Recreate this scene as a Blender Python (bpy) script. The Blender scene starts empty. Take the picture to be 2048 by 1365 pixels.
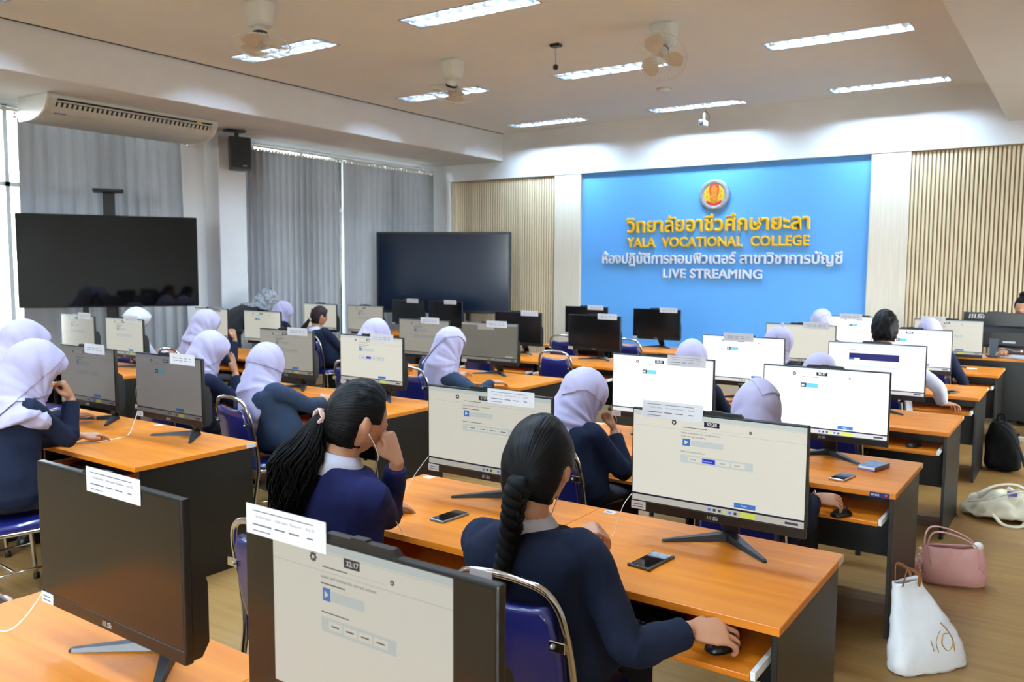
import bpy, bmesh, math, random
from mathutils import Vector, Matrix, Euler, noise as mnoise
random.seed(7)
V = Vector
PI = math.pi
scene = bpy.context.scene
COL = scene.collection

# ------------------------------------------------------------------ camera
FPX, YAW, PITCH, ROLL, EYE = 1665.08, math.radians(34.641), math.radians(5.093), math.radians(0.324), 1.70
_fw = V((-math.sin(YAW)*math.cos(PITCH), math.cos(YAW)*math.cos(PITCH), -math.sin(PITCH)))
_rt0 = V((math.cos(YAW), math.sin(YAW), 0)); _up0 = _rt0.cross(_fw)
_rt = _rt0*math.cos(ROLL) + _up0*math.sin(ROLL); _up = -_rt0*math.sin(ROLL) + _up0*math.cos(ROLL)
cam_d = bpy.data.cameras.new('camera'); cam = bpy.data.objects.new('camera', cam_d); COL.objects.link(cam)
cam_d.sensor_width = 36.0; cam_d.lens = FPX/2048*36.0; cam_d.clip_start = 0.05; cam_d.clip_end = 200
cam.matrix_world = Matrix(((_rt.x,_up.x,-_fw.x,0),(_rt.y,_up.y,-_fw.y,0),(_rt.z,_up.z,-_fw.z,EYE),(0,0,0,1)))
cam_d.dof.use_dof = True; cam_d.dof.focus_distance = 2.85; cam_d.dof.aperture_fstop = 5.0
scene.camera = cam

# ------------------------------------------------------------------ world, exposure
world = bpy.data.worlds.new('world'); scene.world = world; world.use_nodes = True
bg = world.node_tree.nodes['Background']; bg.inputs[0].default_value = (0.90,0.96,1.0,1); bg.inputs[1].default_value = 28.0
TUBE = 385.0          # radiance of the fluorescent tubes in the ceiling fixtures
scene.view_settings.view_transform = 'Standard'; scene.view_settings.look = 'None'
scene.view_settings.exposure = 0.34; scene.view_settings.gamma = 1.0
scene.view_settings.use_curve_mapping = False
scene.cycles.use_denoising = True
scene.cycles.adaptive_threshold = .02
scene.cycles.max_bounces = 8; scene.cycles.diffuse_bounces = 5; scene.cycles.glossy_bounces = 3
scene.cycles.transmission_bounces = 6; scene.cycles.transparent_max_bounces = 8
scene.cycles.caustics_reflective = False; scene.cycles.caustics_refractive = False
scene.cycles.sample_clamp_indirect = 4.0

# ------------------------------------------------------------------ materials
MATS = {}
def srgb(r, g, b):
    f = lambda c: (c/255/12.92) if c/255 <= .04045 else ((c/255+.055)/1.055)**2.4
    return (f(r), f(g), f(b), 1)
def mat(name, col, rough=.5, metal=0., var=.06, nscale=8., bump=0., bscale=60., coat=0., stretch=None, emit=0., spec=.5, trans=0., sheen=0., alpha=1., col2=None, translucent=0., coords='Object', coat_rough=.1):
    """procedural material: noise-varied principled surface with optional bump"""
    if name in MATS: return MATS[name]
    m = bpy.data.materials.new(name); MATS[name] = m; m.use_nodes = True
    nt = m.node_tree; N = nt.nodes; L = nt.links; b = N['Principled BSDF']
    c = srgb(*col); c2 = srgb(*col2) if col2 else tuple(min(1, x*(1-var*2.2)) for x in c[:3])+(1,)
    tc = N.new('ShaderNodeTexCoord'); mp = N.new('ShaderNodeMapping'); L.new(tc.outputs[coords], mp.inputs[0])
    if stretch: mp.inputs['Scale'].default_value = stretch
    nz = N.new('ShaderNodeTexNoise'); nz.inputs['Scale'].default_value = nscale; nz.inputs['Detail'].default_value = 4
    L.new(mp.outputs[0], nz.inputs['Vector'])
    mx = N.new('ShaderNodeMix'); mx.data_type = 'RGBA'
    rp = N.new('ShaderNodeValToRGB'); rp.color_ramp.elements[0].position = .3; rp.color_ramp.elements[1].position = .72
    L.new(nz.outputs['Fac'], rp.inputs[0]); L.new(rp.outputs[0], mx.inputs['Factor'])
    mx.inputs['A'].default_value = c; mx.inputs['B'].default_value = c2
    L.new(mx.outputs['Result'], b.inputs['Base Color'])
    b.inputs['Roughness'].default_value = rough; b.inputs['Metallic'].default_value = metal
    b.inputs['Specular IOR Level'].default_value = spec
    if coat: b.inputs['Coat Weight'].default_value = coat; b.inputs['Coat Roughness'].default_value = coat_rough
    if sheen: b.inputs['Sheen Weight'].default_value = sheen; b.inputs['Sheen Roughness'].default_value = .4
    if trans: b.inputs['Transmission Weight'].default_value = trans
    if alpha < 1: b.inputs['Alpha'].default_value = alpha
    if emit: L.new(mx.outputs['Result'], b.inputs['Emission Color']); b.inputs['Emission Strength'].default_value = emit
    if bump:
        n2 = N.new('ShaderNodeTexNoise'); n2.inputs['Scale'].default_value = bscale; n2.inputs['Detail'].default_value = 3
        L.new(mp.outputs[0], n2.inputs['Vector'])
        bp = N.new('ShaderNodeBump'); bp.inputs['Strength'].default_value = bump; bp.inputs['Distance'].default_value = .01
        L.new(n2.outputs['Fac'], bp.inputs['Height']); L.new(bp.outputs[0], b.inputs['Normal'])
        if coat: L.new(bp.outputs[0], b.inputs['Coat Normal'])
    if translucent:
        tr = N.new('ShaderNodeBsdfTranslucent'); L.new(mx.outputs['Result'], tr.inputs[0])
        ms = N.new('ShaderNodeMixShader'); ms.inputs[0].default_value = translucent
        out = N['Material Output']; L.new(b.outputs[0], ms.inputs[1]); L.new(tr.outputs[0], ms.inputs[2]); L.new(ms.outputs[0], out.inputs[0])
    return m
SCREEN = .82      # common gain of all lit screens
def emis(name, col, strength, rough=.25, flick=.015):
    """self-lit screen / lamp surface: emission with faint noise under a glossy front"""
    if name in MATS: return MATS[name]
    m = bpy.data.materials.new(name); MATS[name] = m; m.use_nodes = True
    nt = m.node_tree; N = nt.nodes; L = nt.links; b = N['Principled BSDF']
    b.inputs['Base Color'].default_value = (.012,.012,.012,1); b.inputs['Roughness'].default_value = rough
    c = srgb(*col)
    nz = N.new('ShaderNodeTexNoise'); nz.inputs['Scale'].default_value = 3
    mx = N.new('ShaderNodeMix'); mx.data_type = 'RGBA'; L.new(nz.outputs['Fac'], mx.inputs['Factor'])
    mx.inputs['A'].default_value = c; mx.inputs['B'].default_value = tuple(x*(1-flick*2) for x in c[:3])+(1,)
    L.new(mx.outputs['Result'], b.inputs['Emission Color']); b.inputs['Emission Strength'].default_value = strength*(SCREEN if name.startswith('screen') else 1)
    m.cycles.emission_sampling = 'NONE'
    return m
def wood(name, c1, c2, c3, rough, sc, coat=.3):
    if name in MATS: return MATS[name]
    m = bpy.data.materials.new(name); MATS[name] = m; m.use_nodes = True
    nt = m.node_tree; N = nt.nodes; L = nt.links; b = N['Principled BSDF']
    tc = N.new('ShaderNodeTexCoord'); mp = N.new('ShaderNodeMapping'); L.new(tc.outputs['Object'], mp.inputs[0]); mp.inputs['Scale'].default_value = sc
    oi = N.new('ShaderNodeObjectInfo'); ad = N.new('ShaderNodeVectorMath'); ad.operation = 'ADD'; ml = N.new('ShaderNodeMath'); ml.operation = 'MULTIPLY'; ml.inputs[1].default_value = 37
    L.new(oi.outputs['Random'], ml.inputs[0]); L.new(mp.outputs[0], ad.inputs[0]); L.new(ml.outputs[0], ad.inputs[1])
    n1 = N.new('ShaderNodeTexNoise'); n1.inputs['Scale'].default_value = 1.0; n1.inputs['Detail'].default_value = 6; n1.inputs['Distortion'].default_value = .6
    L.new(ad.outputs[0], n1.inputs['Vector'])
    rp = N.new('ShaderNodeValToRGB'); e = rp.color_ramp.elements
    e[0].position = .28; e[0].color = srgb(*c1); e[1].position = .75; e[1].color = srgb(*c3); k = e.new(.52); k.color = srgb(*c2)
    L.new(n1.outputs['Fac'], rp.inputs[0]); L.new(rp.outputs[0], b.inputs['Base Color'])
    b.inputs['Roughness'].default_value = rough; b.inputs['Specular IOR Level'].default_value = .36; b.inputs['Coat Weight'].default_value = coat*.3; b.inputs['Coat Roughness'].default_value = .3
    return m

M_wall = mat('white_wall_paint', (238,239,242), .75, var=.02, nscale=3, bump=.03, bscale=120)
M_ceil = mat('ceiling_paint', (247,250,254), .9, var=.015, nscale=2)
M_gap = mat('painted_gap_shadow', (30,22,22), .9)
M_pillar = mat('pale_wood_pilaster', (230,219,203), .55, var=.05, nscale=3, stretch=(14,14,.7))
M_blue = mat('blue_wall_board', (100,172,246), .5, var=.01, nscale=2)
M_slat = mat('beige_slat', (234,214,180), .55, var=.05, nscale=4, stretch=(20,20,.6))
M_slatback = mat('slat_backing', (168,146,114), .8)
M_black = mat('black_laminate', (17,15,14), .40, var=.1, nscale=30, bump=.04, bscale=300)
M_wood = wood('orange_cherry_laminate', (204,112,22), (218,127,30), (230,142,42), .40, (1.2,16,16))
M_edge = wood('orange_edge_band', (200,116,22), (208,124,28), (216,132,36), .45, (2,30,30))
M_whitepl = mat('white_plastic', (232,232,230), .35, var=.02)
M_offwhite = mat('off_white_plastic', (214,216,210), .4, var=.03)
M_blackpl = mat('black_plastic', (20,20,21), .38, var=.08, bump=.03, bscale=400)
M_bezel = mat('monitor_bezel', (17,17,18), .3, var=.06)
M_gun = mat('gunmetal_stand', (62,62,66), .38, metal=.6, var=.05)
M_screenoff = mat('dark_screen', (13,13,15), .16, var=.03, spec=.6)
M_tvoff = mat('tv_glass', (6,7,9), .04, var=.02, spec=.32)
M_paper = mat('white_paper', (202,203,210), .8, var=.02)
M_ink = mat('printed_ink', (95,95,105), .8)
M_logo = mat('silver_logo', (190,190,190), .4, metal=.5)
M_chrome = mat('chrome_tube', (222,222,222), .12, metal=1., var=.03)
M_vinyl = mat('blue_vinyl', (30,34,110), .32, var=.12, nscale=5, bump=.25, bscale=9, coat=1., coat_rough=.08)
M_rubber = mat('rubber_foot', (20,20,20), .7)
M_screw = mat('steel_screw', (185,185,185), .3, metal=.9)
M_curtain = mat('grey_curtain', (158,160,166), .88, var=.05, nscale=6, stretch=(4,4,.4), translucent=.045)
M_alu = mat('aluminium', (200,200,200), .35, metal=.8)
M_reflector = mat('louvre_reflector', (236,239,244), .30, metal=1., var=.01)
M_tube = emis('fluorescent_tube', (198,230,255), TUBE); M_tube.cycles.emission_sampling = 'AUTO'
def thin_glass():
    m = bpy.data.materials.new('window_glass'); m.use_nodes = True; nt = m.node_tree; N = nt.nodes; L = nt.links; N.remove(N['Principled BSDF'])
    a = N.new('ShaderNodeBsdfTransparent'); g = N.new('ShaderNodeBsdfGlossy'); g.inputs['Roughness'].default_value = .03; fr = N.new('ShaderNodeFresnel'); fr.inputs[0].default_value = 1.45
    nz = N.new('ShaderNodeTexNoise'); nz.inputs['Scale'].default_value = 2; mx = N.new('ShaderNodeMix'); mx.data_type = 'RGBA'; L.new(nz.outputs['Fac'], mx.inputs['Factor'])
    mx.inputs['A'].default_value = (.93,.97,.96,1); mx.inputs['B'].default_value = (.96,.98,.97,1); L.new(mx.outputs['Result'], a.inputs[0])
    ms = N.new('ShaderNodeMixShader'); L.new(fr.outputs[0], ms.inputs[0]); L.new(a.outputs[0], ms.inputs[1]); L.new(g.outputs[0], ms.inputs[2]); L.new(ms.outputs[0], N['Material Output'].inputs[0]); return m
M_glass = thin_glass()
M_gold = mat('golden_letter', (242,186,22), .35, var=.03)
M_silver = mat('white_letter', (226,228,240), .4, var=.03)
M_skin = mat('skin', (188,134,104), .52, var=.06, nscale=14, bump=.03, bscale=200)
M_navy = mat('navy_blazer', (27,34,56), .9, var=.12, nscale=9, bump=.2, bscale=500, spec=.2)
M_navy2 = mat('royal_navy_blazer', (28,32,82), .88, var=.12, nscale=9, bump=.2, bscale=500, spec=.25)
M_skirt = mat('dark_skirt', (18,20,30), .85, var=.1)
M_hijab = mat('lavender_hijab', (192,184,218), .75, var=.05, nscale=5, bump=.12, bscale=14, sheen=.25, translucent=.12)
M_shirt = mat('lilac_shirt', (205,204,222), .75, var=.04)
M_cable = mat('white_cable', (236,236,236), .45)
M_floor = None

# ------------------------------------------------------------------ geometry helpers
def bm_new(): return bmesh.new()
def bx(bm, lo, hi, bevel=0., mi=0, seg=1):
    """axis-aligned box between two corners"""
    r = bmesh.ops.create_cube(bm, size=1.0); vs = r['verts']
    s = [hi[i]-lo[i] for i in range(3)]; c = [(hi[i]+lo[i])/2 for i in range(3)]
    for v in vs: v.co = V((v.co.x*s[0]+c[0], v.co.y*s[1]+c[1], v.co.z*s[2]+c[2]))
    fs = set(f for v in vs for f in v.link_faces)
    if bevel:
        es = list(set(e for v in vs for e in v.link_edges))
        rr = bmesh.ops.bevel(bm, geom=es, offset=bevel, segments=seg, affect='EDGES', profile=.5)
        fs = set(f for v in rr['verts'] for f in v.link_faces) | set(f for f in rr['faces'])
    for f in fs:
        if f.is_valid: f.material_index = mi
    return bm
def quad(bm, pts, mi=0):
    f = bm.faces.new([bm.verts.new(p) for p in pts]); f.material_index = mi; return f
def frame_path(pts):
    """parallel-transport frames"""
    pts = [V(p) for p in pts]; n = len(pts); T = []
    for i in range(n):
        a = pts[max(0,i-1)]; b = pts[min(n-1,i+1)]; t = (b-a)
        T.append(t.normalized() if t.length > 1e-9 else V((0,0,1)))
    up = V((0,0,1)) if abs(T[0].z) < .9 else V((1,0,0))
    A = [(up - T[0]*up.dot(T[0])).normalized()]
    for i in range(1,n):
        a = A[-1] - T[i]*A[-1].dot(T[i]); A.append(a.normalized() if a.length > 1e-6 else A[-1])
    return pts, T, A
def tube(bm, pts, rad, n=8, mi=0, flat=1.0, cap=True):
    pts, T, A = frame_path(pts); rings = []
    for i,p in enumerate(pts):
        r = rad[i] if isinstance(rad,(list,tuple)) else rad
        B = T[i].cross(A[i])
        rings.append([bm.verts.new(p + A[i]*(r*math.cos(2*PI*k/n)*flat) + B*(r*math.sin(2*PI*k/n))) for k in range(n)])
    return skin(bm, rings, mi, cap)
def skin(bm, rings, mi=0, cap=True, closed=True):
    n = len(rings[0])
    for i in range(len(rings)-1):
        for k in range(n if closed else n-1):
            f = bm.faces.new((rings[i][k], rings[i][(k+1)%n], rings[i+1][(k+1)%n], rings[i+1][k])); f.material_index = mi; f.smooth = True
    if cap and closed:
        f = bm.faces.new(rings[0][::-1]); f.material_index = mi
        f = bm.faces.new(rings[-1]); f.material_index = mi
    return bm
def rings_from(bm, lists): return [[bm.verts.new(p) for p in r] for r in lists]
def lathe(bm, prof, n=16, c=(0,0,0), mi=0, axis='z'):
    rings = []
    for r,h in prof:
        ring = []
        for k in range(n):
            a = 2*PI*k/n; p = (r*math.cos(a), r*math.sin(a), h)
            if axis == 'y': p = (p[0], p[2], p[1])
            if axis == 'x': p = (p[2], p[0], p[1])
            ring.append(bm.verts.new((p[0]+c[0], p[1]+c[1], p[2]+c[2])))
        rings.append(ring)
    return skin(bm, rings, mi)
def prism(bm, poly, z0, z1, mi=0, plane='xy'):
    """extrude polygon; plane xy -> along z, xz -> along y, yz -> along x"""
    def P(a,b,h): return (a,b,h) if plane == 'xy' else (a,h,b) if plane == 'xz' else (h,a,b)
    lo = [bm.verts.new(P(a,b,z0)) for a,b in poly]; hi = [bm.verts.new(P(a,b,z1)) for a,b in poly]
    n = len(poly)
    for k in range(n): bm.faces.new((lo[k],lo[(k+1)%n],hi[(k+1)%n],hi[k])).material_index = mi
    bm.faces.new(lo[::-1]).material_index = mi; bm.faces.new(hi).material_index = mi
    return bm
def sphere(bm, c, r, nu=16, nv=10, mi=0):
    r = r if isinstance(r,(tuple,list)) else (r,r,r)
    rr = bmesh.ops.create_uvsphere(bm, u_segments=nu, v_segments=nv, radius=1.0)
    for v in rr['verts']:
        v.co = V((v.co.x*r[0]+c[0], v.co.y*r[1]+c[1], v.co.z*r[2]+c[2]))
        for f in v.link_faces: f.smooth = True; f.material_index = mi
    return bm
def bez(p0,p1,p2,p3,n=12):
    p0,p1,p2,p3 = map(V,(p0,p1,p2,p3)); out = []
    for i in range(n+1):
        t = i/n; u = 1-t; out.append(p0*u**3+p1*3*u*u*t+p2*3*u*t*t+p3*t**3)
    return out
def catmull(pts, n=6):
    pts = [V(p) for p in pts]; out = []
    q = [pts[0]*2-pts[1]] + pts + [pts[-1]*2-pts[-2]]
    for i in range(1,len(q)-2):
        a,b,c,d = q[i-1],q[i],q[i+1],q[i+2]
        for k in range(n):
            t = k/n; out.append(.5*((2*b)+(c-a)*t+(2*a-5*b+4*c-d)*t*t+(3*b-a-3*c+d)*t**3))
    out.append(pts[-1]); return out
def to_mesh(bm, name, smooth=None):
    bmesh.ops.recalc_face_normals(bm, faces=bm.faces)
    if smooth is not None:
        for f in bm.faces: f.smooth = smooth
    me = bpy.data.meshes.new(name); bm.to_mesh(me); bm.free(); return me
def obj(name, bm, mats, parent=None, smooth=None, label=None):
    me = bm if isinstance(bm, bpy.types.Mesh) else to_mesh(bm, name, smooth)
    for m in (mats if isinstance(mats,(list,tuple)) else [mats]): me.materials.append(m)
    o = bpy.data.objects.new(name, me); COL.objects.link(o)
    if parent: o.parent = parent
    if label: o['label'] = label
    return o
def inst(name, me, parent=None, loc=(0,0,0), rot=(0,0,0), scale=(1,1,1)):
    o = bpy.data.objects.new(name, me); COL.objects.link(o); o.location = loc; o.rotation_euler = rot; o.scale = scale
    if parent: o.parent = parent
    return o
def thing(name, label, cat, loc=(0,0,0), rz=0, group=None):
    o = bpy.data.objects.new(name, None); COL.objects.link(o); o.location = loc; o.rotation_euler = (0,0,rz)
    o.empty_display_size = .1
    return tag(o, label, cat, group)
def tag(o, label, cat, group=None):
    o['label'] = label; o['category'] = cat
    if group: o['group'] = group
    return o
def struct(name, bm, m, parent=None, smooth=None):
    o = obj(name, bm, m, parent, smooth)
    if not parent: o['kind'] = 'structure'
    return o
def copy_tree(o, parent=None):
    c = o.copy(); COL.objects.link(c)
    if parent is not None: c.parent = parent
    for ch in list(KIDS.get(o.name, [])) or [k for k in o.children]:
        copy_tree(ch, c)
    return c
KIDS = {}
_tmp = bpy.data.scenes.new('temporary_scene')
def evaluated(ob):
    """mesh of an object with its modifiers applied, evaluated in a scratch scene"""
    _tmp.collection.objects.link(ob)
    vl = _tmp.view_layers[0]; vl.update(); dg = vl.depsgraph; dg.update()
    me = bpy.data.meshes.new_from_object(ob.evaluated_get(dg), depsgraph=dg)
    _tmp.collection.objects.unlink(ob); return me
def remesh(bm, voxel, smooth_it=2, smooth_f=.5):
    """fuse overlapping closed shapes into one continuous surface"""
    me = to_mesh(bm, 'tmp'); ob = bpy.data.objects.new('tmp', me)
    r = ob.modifiers.new('r','REMESH'); r.mode = 'VOXEL'; r.voxel_size = voxel; r.use_smooth_shade = True
    if smooth_it:
        s = ob.modifiers.new('s','SMOOTH'); s.iterations = smooth_it; s.factor = smooth_f
    out = evaluated(ob); bpy.data.objects.remove(ob); bpy.data.meshes.remove(me)
    return out
_tcache = {}
def text_mesh(body, size, extrude=0., offset=0., align='LEFT', spacing=1.0, width=None, res=2, bevel=0.):
    """flat or extruded lettering as a mesh in the XY plane"""
    key = (body,size,extrude,offset,align,spacing,width,bevel)
    if key in _tcache: return _tcache[key]
    cu = bpy.data.curves.new('txt','FONT'); cu.body = body; cu.size = size; cu.extrude = extrude; cu.offset = offset
    cu.bevel_depth = bevel; cu.bevel_resolution = 0; cu.align_x = align; cu.space_character = spacing; cu.resolution_u = res
    ob = bpy.data.objects.new('txt', cu); me = evaluated(ob); bpy.data.objects.remove(ob); bpy.data.curves.remove(cu)
    if width and len(me.vertices):
        xs = [v.co.x for v in me.vertices]; k = width/(max(xs)-min(xs)); x0 = min(xs)
        for v in me.vertices: v.co.x = (v.co.x-x0)*k + (0 if align == 'LEFT' else -width/2)
    _tcache[key] = me; return me
def add_text(bm, body, size, at, mi=0, rot='xz', **kw):
    """append lettering to a bmesh, standing in the xz plane (reads from -y) or lying in xy"""
    me = text_mesh(body, size, **kw)
    vs = []
    for v in me.vertices:
        x,y,z = v.co
        vs.append(bm.verts.new((at[0]+x, at[1]-z, at[2]+y) if rot == 'xz' else (at[0]+x, at[1]+y, at[2]+z)))
    for p in me.polygons:
        try: f = bm.faces.new([vs[i] for i in p.vertices]); f.material_index = mi
        except ValueError: pass

# ================================================================== STRUCTURE
YF, HC, XL, XR, YB = 11.60, 3.92, -9.75, 2.4, -6.2
def floor_mat():
    m = bpy.data.materials.new('oak_vinyl_floor'); m.use_nodes = True
    nt = m.node_tree; N = nt.nodes; L = nt.links; b = N['Principled BSDF']
    tc = N.new('ShaderNodeTexCoord')
    br = N.new('ShaderNodeTexBrick'); br.inputs['Scale'].default_value = 1; br.inputs['Brick Width'].default_value = 1.22; br.inputs['Row Height'].default_value = .18
    br.inputs['Mortar Size'].default_value = .0012; br.inputs['Color1'].default_value = (.42,.42,.42,1); br.inputs['Color2'].default_value = (.6,.6,.6,1); br.inputs['Mortar'].default_value = (.3,.3,.3,1)
    L.new(tc.outputs['Object'], br.inputs['Vector'])
    mp = N.new('ShaderNodeMapping'); mp.inputs['Scale'].default_value = (1.3,24,1); L.new(tc.outputs['Object'], mp.inputs[0])
    nz = N.new('ShaderNodeTexNoise'); nz.inputs['Scale'].default_value = 1.2; nz.inputs['Detail'].default_value = 6; L.new(mp.outputs[0], nz.inputs['Vector'])
    rp = N.new('ShaderNodeValToRGB'); e = rp.color_ramp.elements; e[0].position = .3; e[0].color = srgb(148,110,62); e[1].position = .7; e[1].color = srgb(168,130,78)
    L.new(nz.outputs['Fac'], rp.inputs[0])
    mx = N.new('ShaderNodeMix'); mx.data_type = 'RGBA'; mx.blend_type = 'OVERLAY'; mx.inputs['Factor'].default_value = .35
    L.new(rp.outputs[0], mx.inputs['A']); L.new(br.outputs['Color'], mx.inputs['B']); L.new(mx.outputs['Result'], b.inputs['Base Color'])
    b.inputs['Roughness'].default_value = .32; b.inputs['Coat Weight'].default_value = .2
    return m
M_floor = floor_mat()
bm = bm_new(); bx(bm, (-70,-60,-.5), (60,70,-.3)); struct('ground_outside', bm, mat('outside_paving',(150,150,145),.9,var=.1,nscale=.5))
bm = bm_new(); bx(bm, (XL-.3,YB-.1,-.08), (XR+.1,YF+.3,0)); struct('floor', bm, M_floor)
LX, LY = (-7.015,-4.595,-2.13), (-4.35,-1.78,.80,3.39,5.94,8.54,11.06)  # the two rearmost rows are unseen, added for light from behind
bm = bm_new(); ye = [YB] + [v for y in LY for v in (y-.150,y+.150)] + [YF+.1]; xe = [-8.20] + [v for x in LX for v in (x-.668,x+.668)] + [XR]
for j in range(len(ye)-1):
    if j % 2 == 0: bx(bm, (xe[0],ye[j],HC), (xe[-1],ye[j+1],HC+.12))
    else:
        for i in range(0,len(xe)-1,2): bx(bm, (xe[i],ye[j],HC), (xe[i+1],ye[j+1],HC+.12))
bx(bm, (-8.2,YB,HC+.121), (XR,YF+.1,HC+.16))
struct('ceiling', bm, M_ceil)   # slab with a cut-out for every recessed fixture
bm = bm_new(); bx(bm, (-8.228,YB,HC-.004), (-8.20,YF,HC+.1)); struct('gap_shadow_strip', bm, M_gap)  # near-black strip set in the ceiling gap, its shade painted as colour
# left beam, right dropped soffit
bm = bm_new(); bx(bm, (XL-.3,YB,3.465), (-8.228,YF+.1,HC+.1), bevel=.006); struct('ceiling_beam', bm, M_wall)
bm = bm_new(); bx(bm, (-.895,YB,3.455), (XR+.1,YF+.1,HC+.1), bevel=.006); struct('ceiling_soffit', bm, M_ceil)
# front wall: upper white bulkhead over a slightly recessed panelled wall
bm = bm_new(); bx(bm, (XL-.3,YF+.09,0), (XR+.1,YF+.25,HC)); bx(bm, (XL-.3,YF,3.182), (XR+.1,YF+.1,HC)); bx(bm, (XL-.3,YF+.02,0), (-9.351,YF+.1,3.182))
struct('wall_front', bm, M_wall)
bm = bm_new(); bx(bm, (-6.715,YF+.06,.1), (-2.396,YF+.089,3.18)); struct('wall_panel', bm, M_blue)
bm = bm_new(); bx(bm, (-7.198,YF+.01,0), (-6.715,YF+.089,3.18), bevel=.004); struct('trim_2', bm, M_pillar)
bm = bm_new(); bx(bm, (-2.396,YF+.01,0), (-1.927,YF+.089,3.18), bevel=.004); struct('trim_3', bm, M_pillar)
slat_bm = bm_new(); bx(slat_bm, (-.0145,-.028,0), (.0145,0,3.165), bevel=.003); slat_me = to_mesh(slat_bm, 'slat'); slat_me.materials.append(M_slat)
for nm, x0, x1 in (('trim_4',-9.351,-7.198), ('trim_5',-1.927,1.2)):
    bm = bm_new(); bx(bm, (x0,YF+.062,0), (x1,YF+.089,3.18)); bx(bm, (x0,YF+.03,3.165), (x1,YF+.064,3.18)); p = struct(nm, bm, M_slatback)
    n = int((x1-x0)/.0472)
    for k in range(n): inst('slat', slat_me, p, (x0+.024+k*.0472, YF+.063, 0))
for nm, x0, x1 in (('baseboard_front',-6.715,-2.396),):
    bm = bm_new(); bx(bm, (x0,YF+.045,0), (x1,YF+.089,.1), bevel=.004); struct(nm, bm, M_pillar)
# other walls
ADDED_WR = ((7.0,8.6),(9.4,11.0)); bm = bm_new(); bx(bm, (XR,YB,0), (XR+.12,YF+.1,.95)); bx(bm, (XR,YB,2.75), (XR+.12,YF+.1,HC)); yy = [YB]+[v for w in ADDED_WR for v in w]+[YF+.1]
for i in range(0,len(yy),2): bx(bm, (XR,yy[i],.95), (XR+.12,yy[i+1],2.75))
struct('wall_right', bm, M_wall)
for k,(y0,y1) in enumerate(ADDED_WR):
    bm = bm_new(); t = .05; bx(bm,(XR+.03,y0,.95),(XR+.09,y1,1.0)); bx(bm,(XR+.03,y0,2.7),(XR+.09,y1,2.75))
    for y in (y0,(y0+y1)/2-t/2,y1-t): bx(bm,(XR+.03,y,.95),(XR+.09,y+t,2.75))
    w = struct('window_%d'%(k+3), bm, M_alu)  # unseen window, added to bring cool daylight from the right
    for a in (y0+t,(y0+y1)/2+t/2):
        b2_ = bm_new(); bx(b2_,(XR+.057,a,1.0),(XR+.063,a+(y1-y0)/2-1.5*t,2.7)); obj('pane', b2_, M_glass, w)
ADDED_WB = ((-1.9,.0),(.3,2.2)); bm = bm_new(); bx(bm, (XL-.3,YB-.12,0), (XR+.1,YB,.5)); bx(bm, (XL-.3,YB-.12,3.3), (XR+.1,YB,HC)); xx = [XL-.3]+[v for w in ADDED_WB for v in w]+[XR+.1]
for i in range(0,len(xx),2): bx(bm, (xx[i],YB-.12,.5), (xx[i+1],YB,3.3))
struct('wall_back', bm, M_wall)
for k,(x0,x1) in enumerate(ADDED_WB):
    bm = bm_new(); t = .05; bx(bm,(x0,YB-.09,.5),(x1,YB-.03,0.55)); bx(bm,(x0,YB-.09,3.25),(x1,YB-.03,3.3))
    for x in (x0,(x0+x1)/2-t/2,x1-t): bx(bm,(x,YB-.09,.5),(x+t,YB-.03,3.3))
    w = struct('window_%d'%(k+5), bm, M_alu)  # unseen window, added to send daylight onto camera-facing surfaces
    for a in (x0+t,(x0+x1)/2+t/2):
        b2_ = bm_new(); bx(b2_,(a,YB-.063,0.55),(a+(x1-x0)/2-1.5*t,YB-.057,3.25)); obj('pane', b2_, M_glass, w)
W1, W2, SILL, HEAD = (2.4,6.50), (7.70,11.36), .55, 3.43
bm = bm_new()
bx(bm, (XL-.15,YB,0), (XL,YF+.1,SILL)); bx(bm, (XL-.15,YB,HEAD), (XL,YF+.1,3.47))
bx(bm, (XL-.15,YB,SILL), (XL,W1[0],HEAD)); bx(bm, (XL-.15,W1[1],SILL), (XL,W2[0],HEAD)); bx(bm, (XL-.15,W2[1],SILL), (XL,YF+.1,HEAD))
struct('wall_left', bm, M_wall)
bm = bm_new(); bx(bm, (XL-.05,6.90,0), (-9.45,7.33,3.465), bevel=.008); struct('wall_column', bm, M_wall)
for k,(y0,y1) in enumerate((W1,W2)):
    bm = bm_new(); t = .05; xa, xb = XL-.11, XL-.05
    bx(bm,(xa,y0,SILL),(xb,y1,SILL+t)); bx(bm,(xa,y0,HEAD-t),(xb,y1,HEAD)); bx(bm,(xa,y0,SILL),(xb,y0+t,HEAD)); bx(bm,(xa,y1-t,SILL),(xb,y1,HEAD))
    n = 4
    for i in range(1,n): y = y0+(y1-y0)*i/n; bx(bm,(xa,y-t/2,SILL),(xb,y+t/2,HEAD))
    bx(bm,(xa,y0,2.55),(xb,y1,2.6))
    w = struct('window_%d'%(k+1), bm, M_alu)
    for i in range(n):
        a = y0+(y1-y0)*i/n; b2 = y0+(y1-y0)*(i+1)/n
        for z0,z1 in ((SILL+t,2.55),(2.6,HEAD-t)):
            bm = bm_new(); bx(bm,(XL-.084,a+t/2,z0),(XL-.078,b2-t/2,z1)); obj('pane', bm, M_glass, w)

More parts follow.
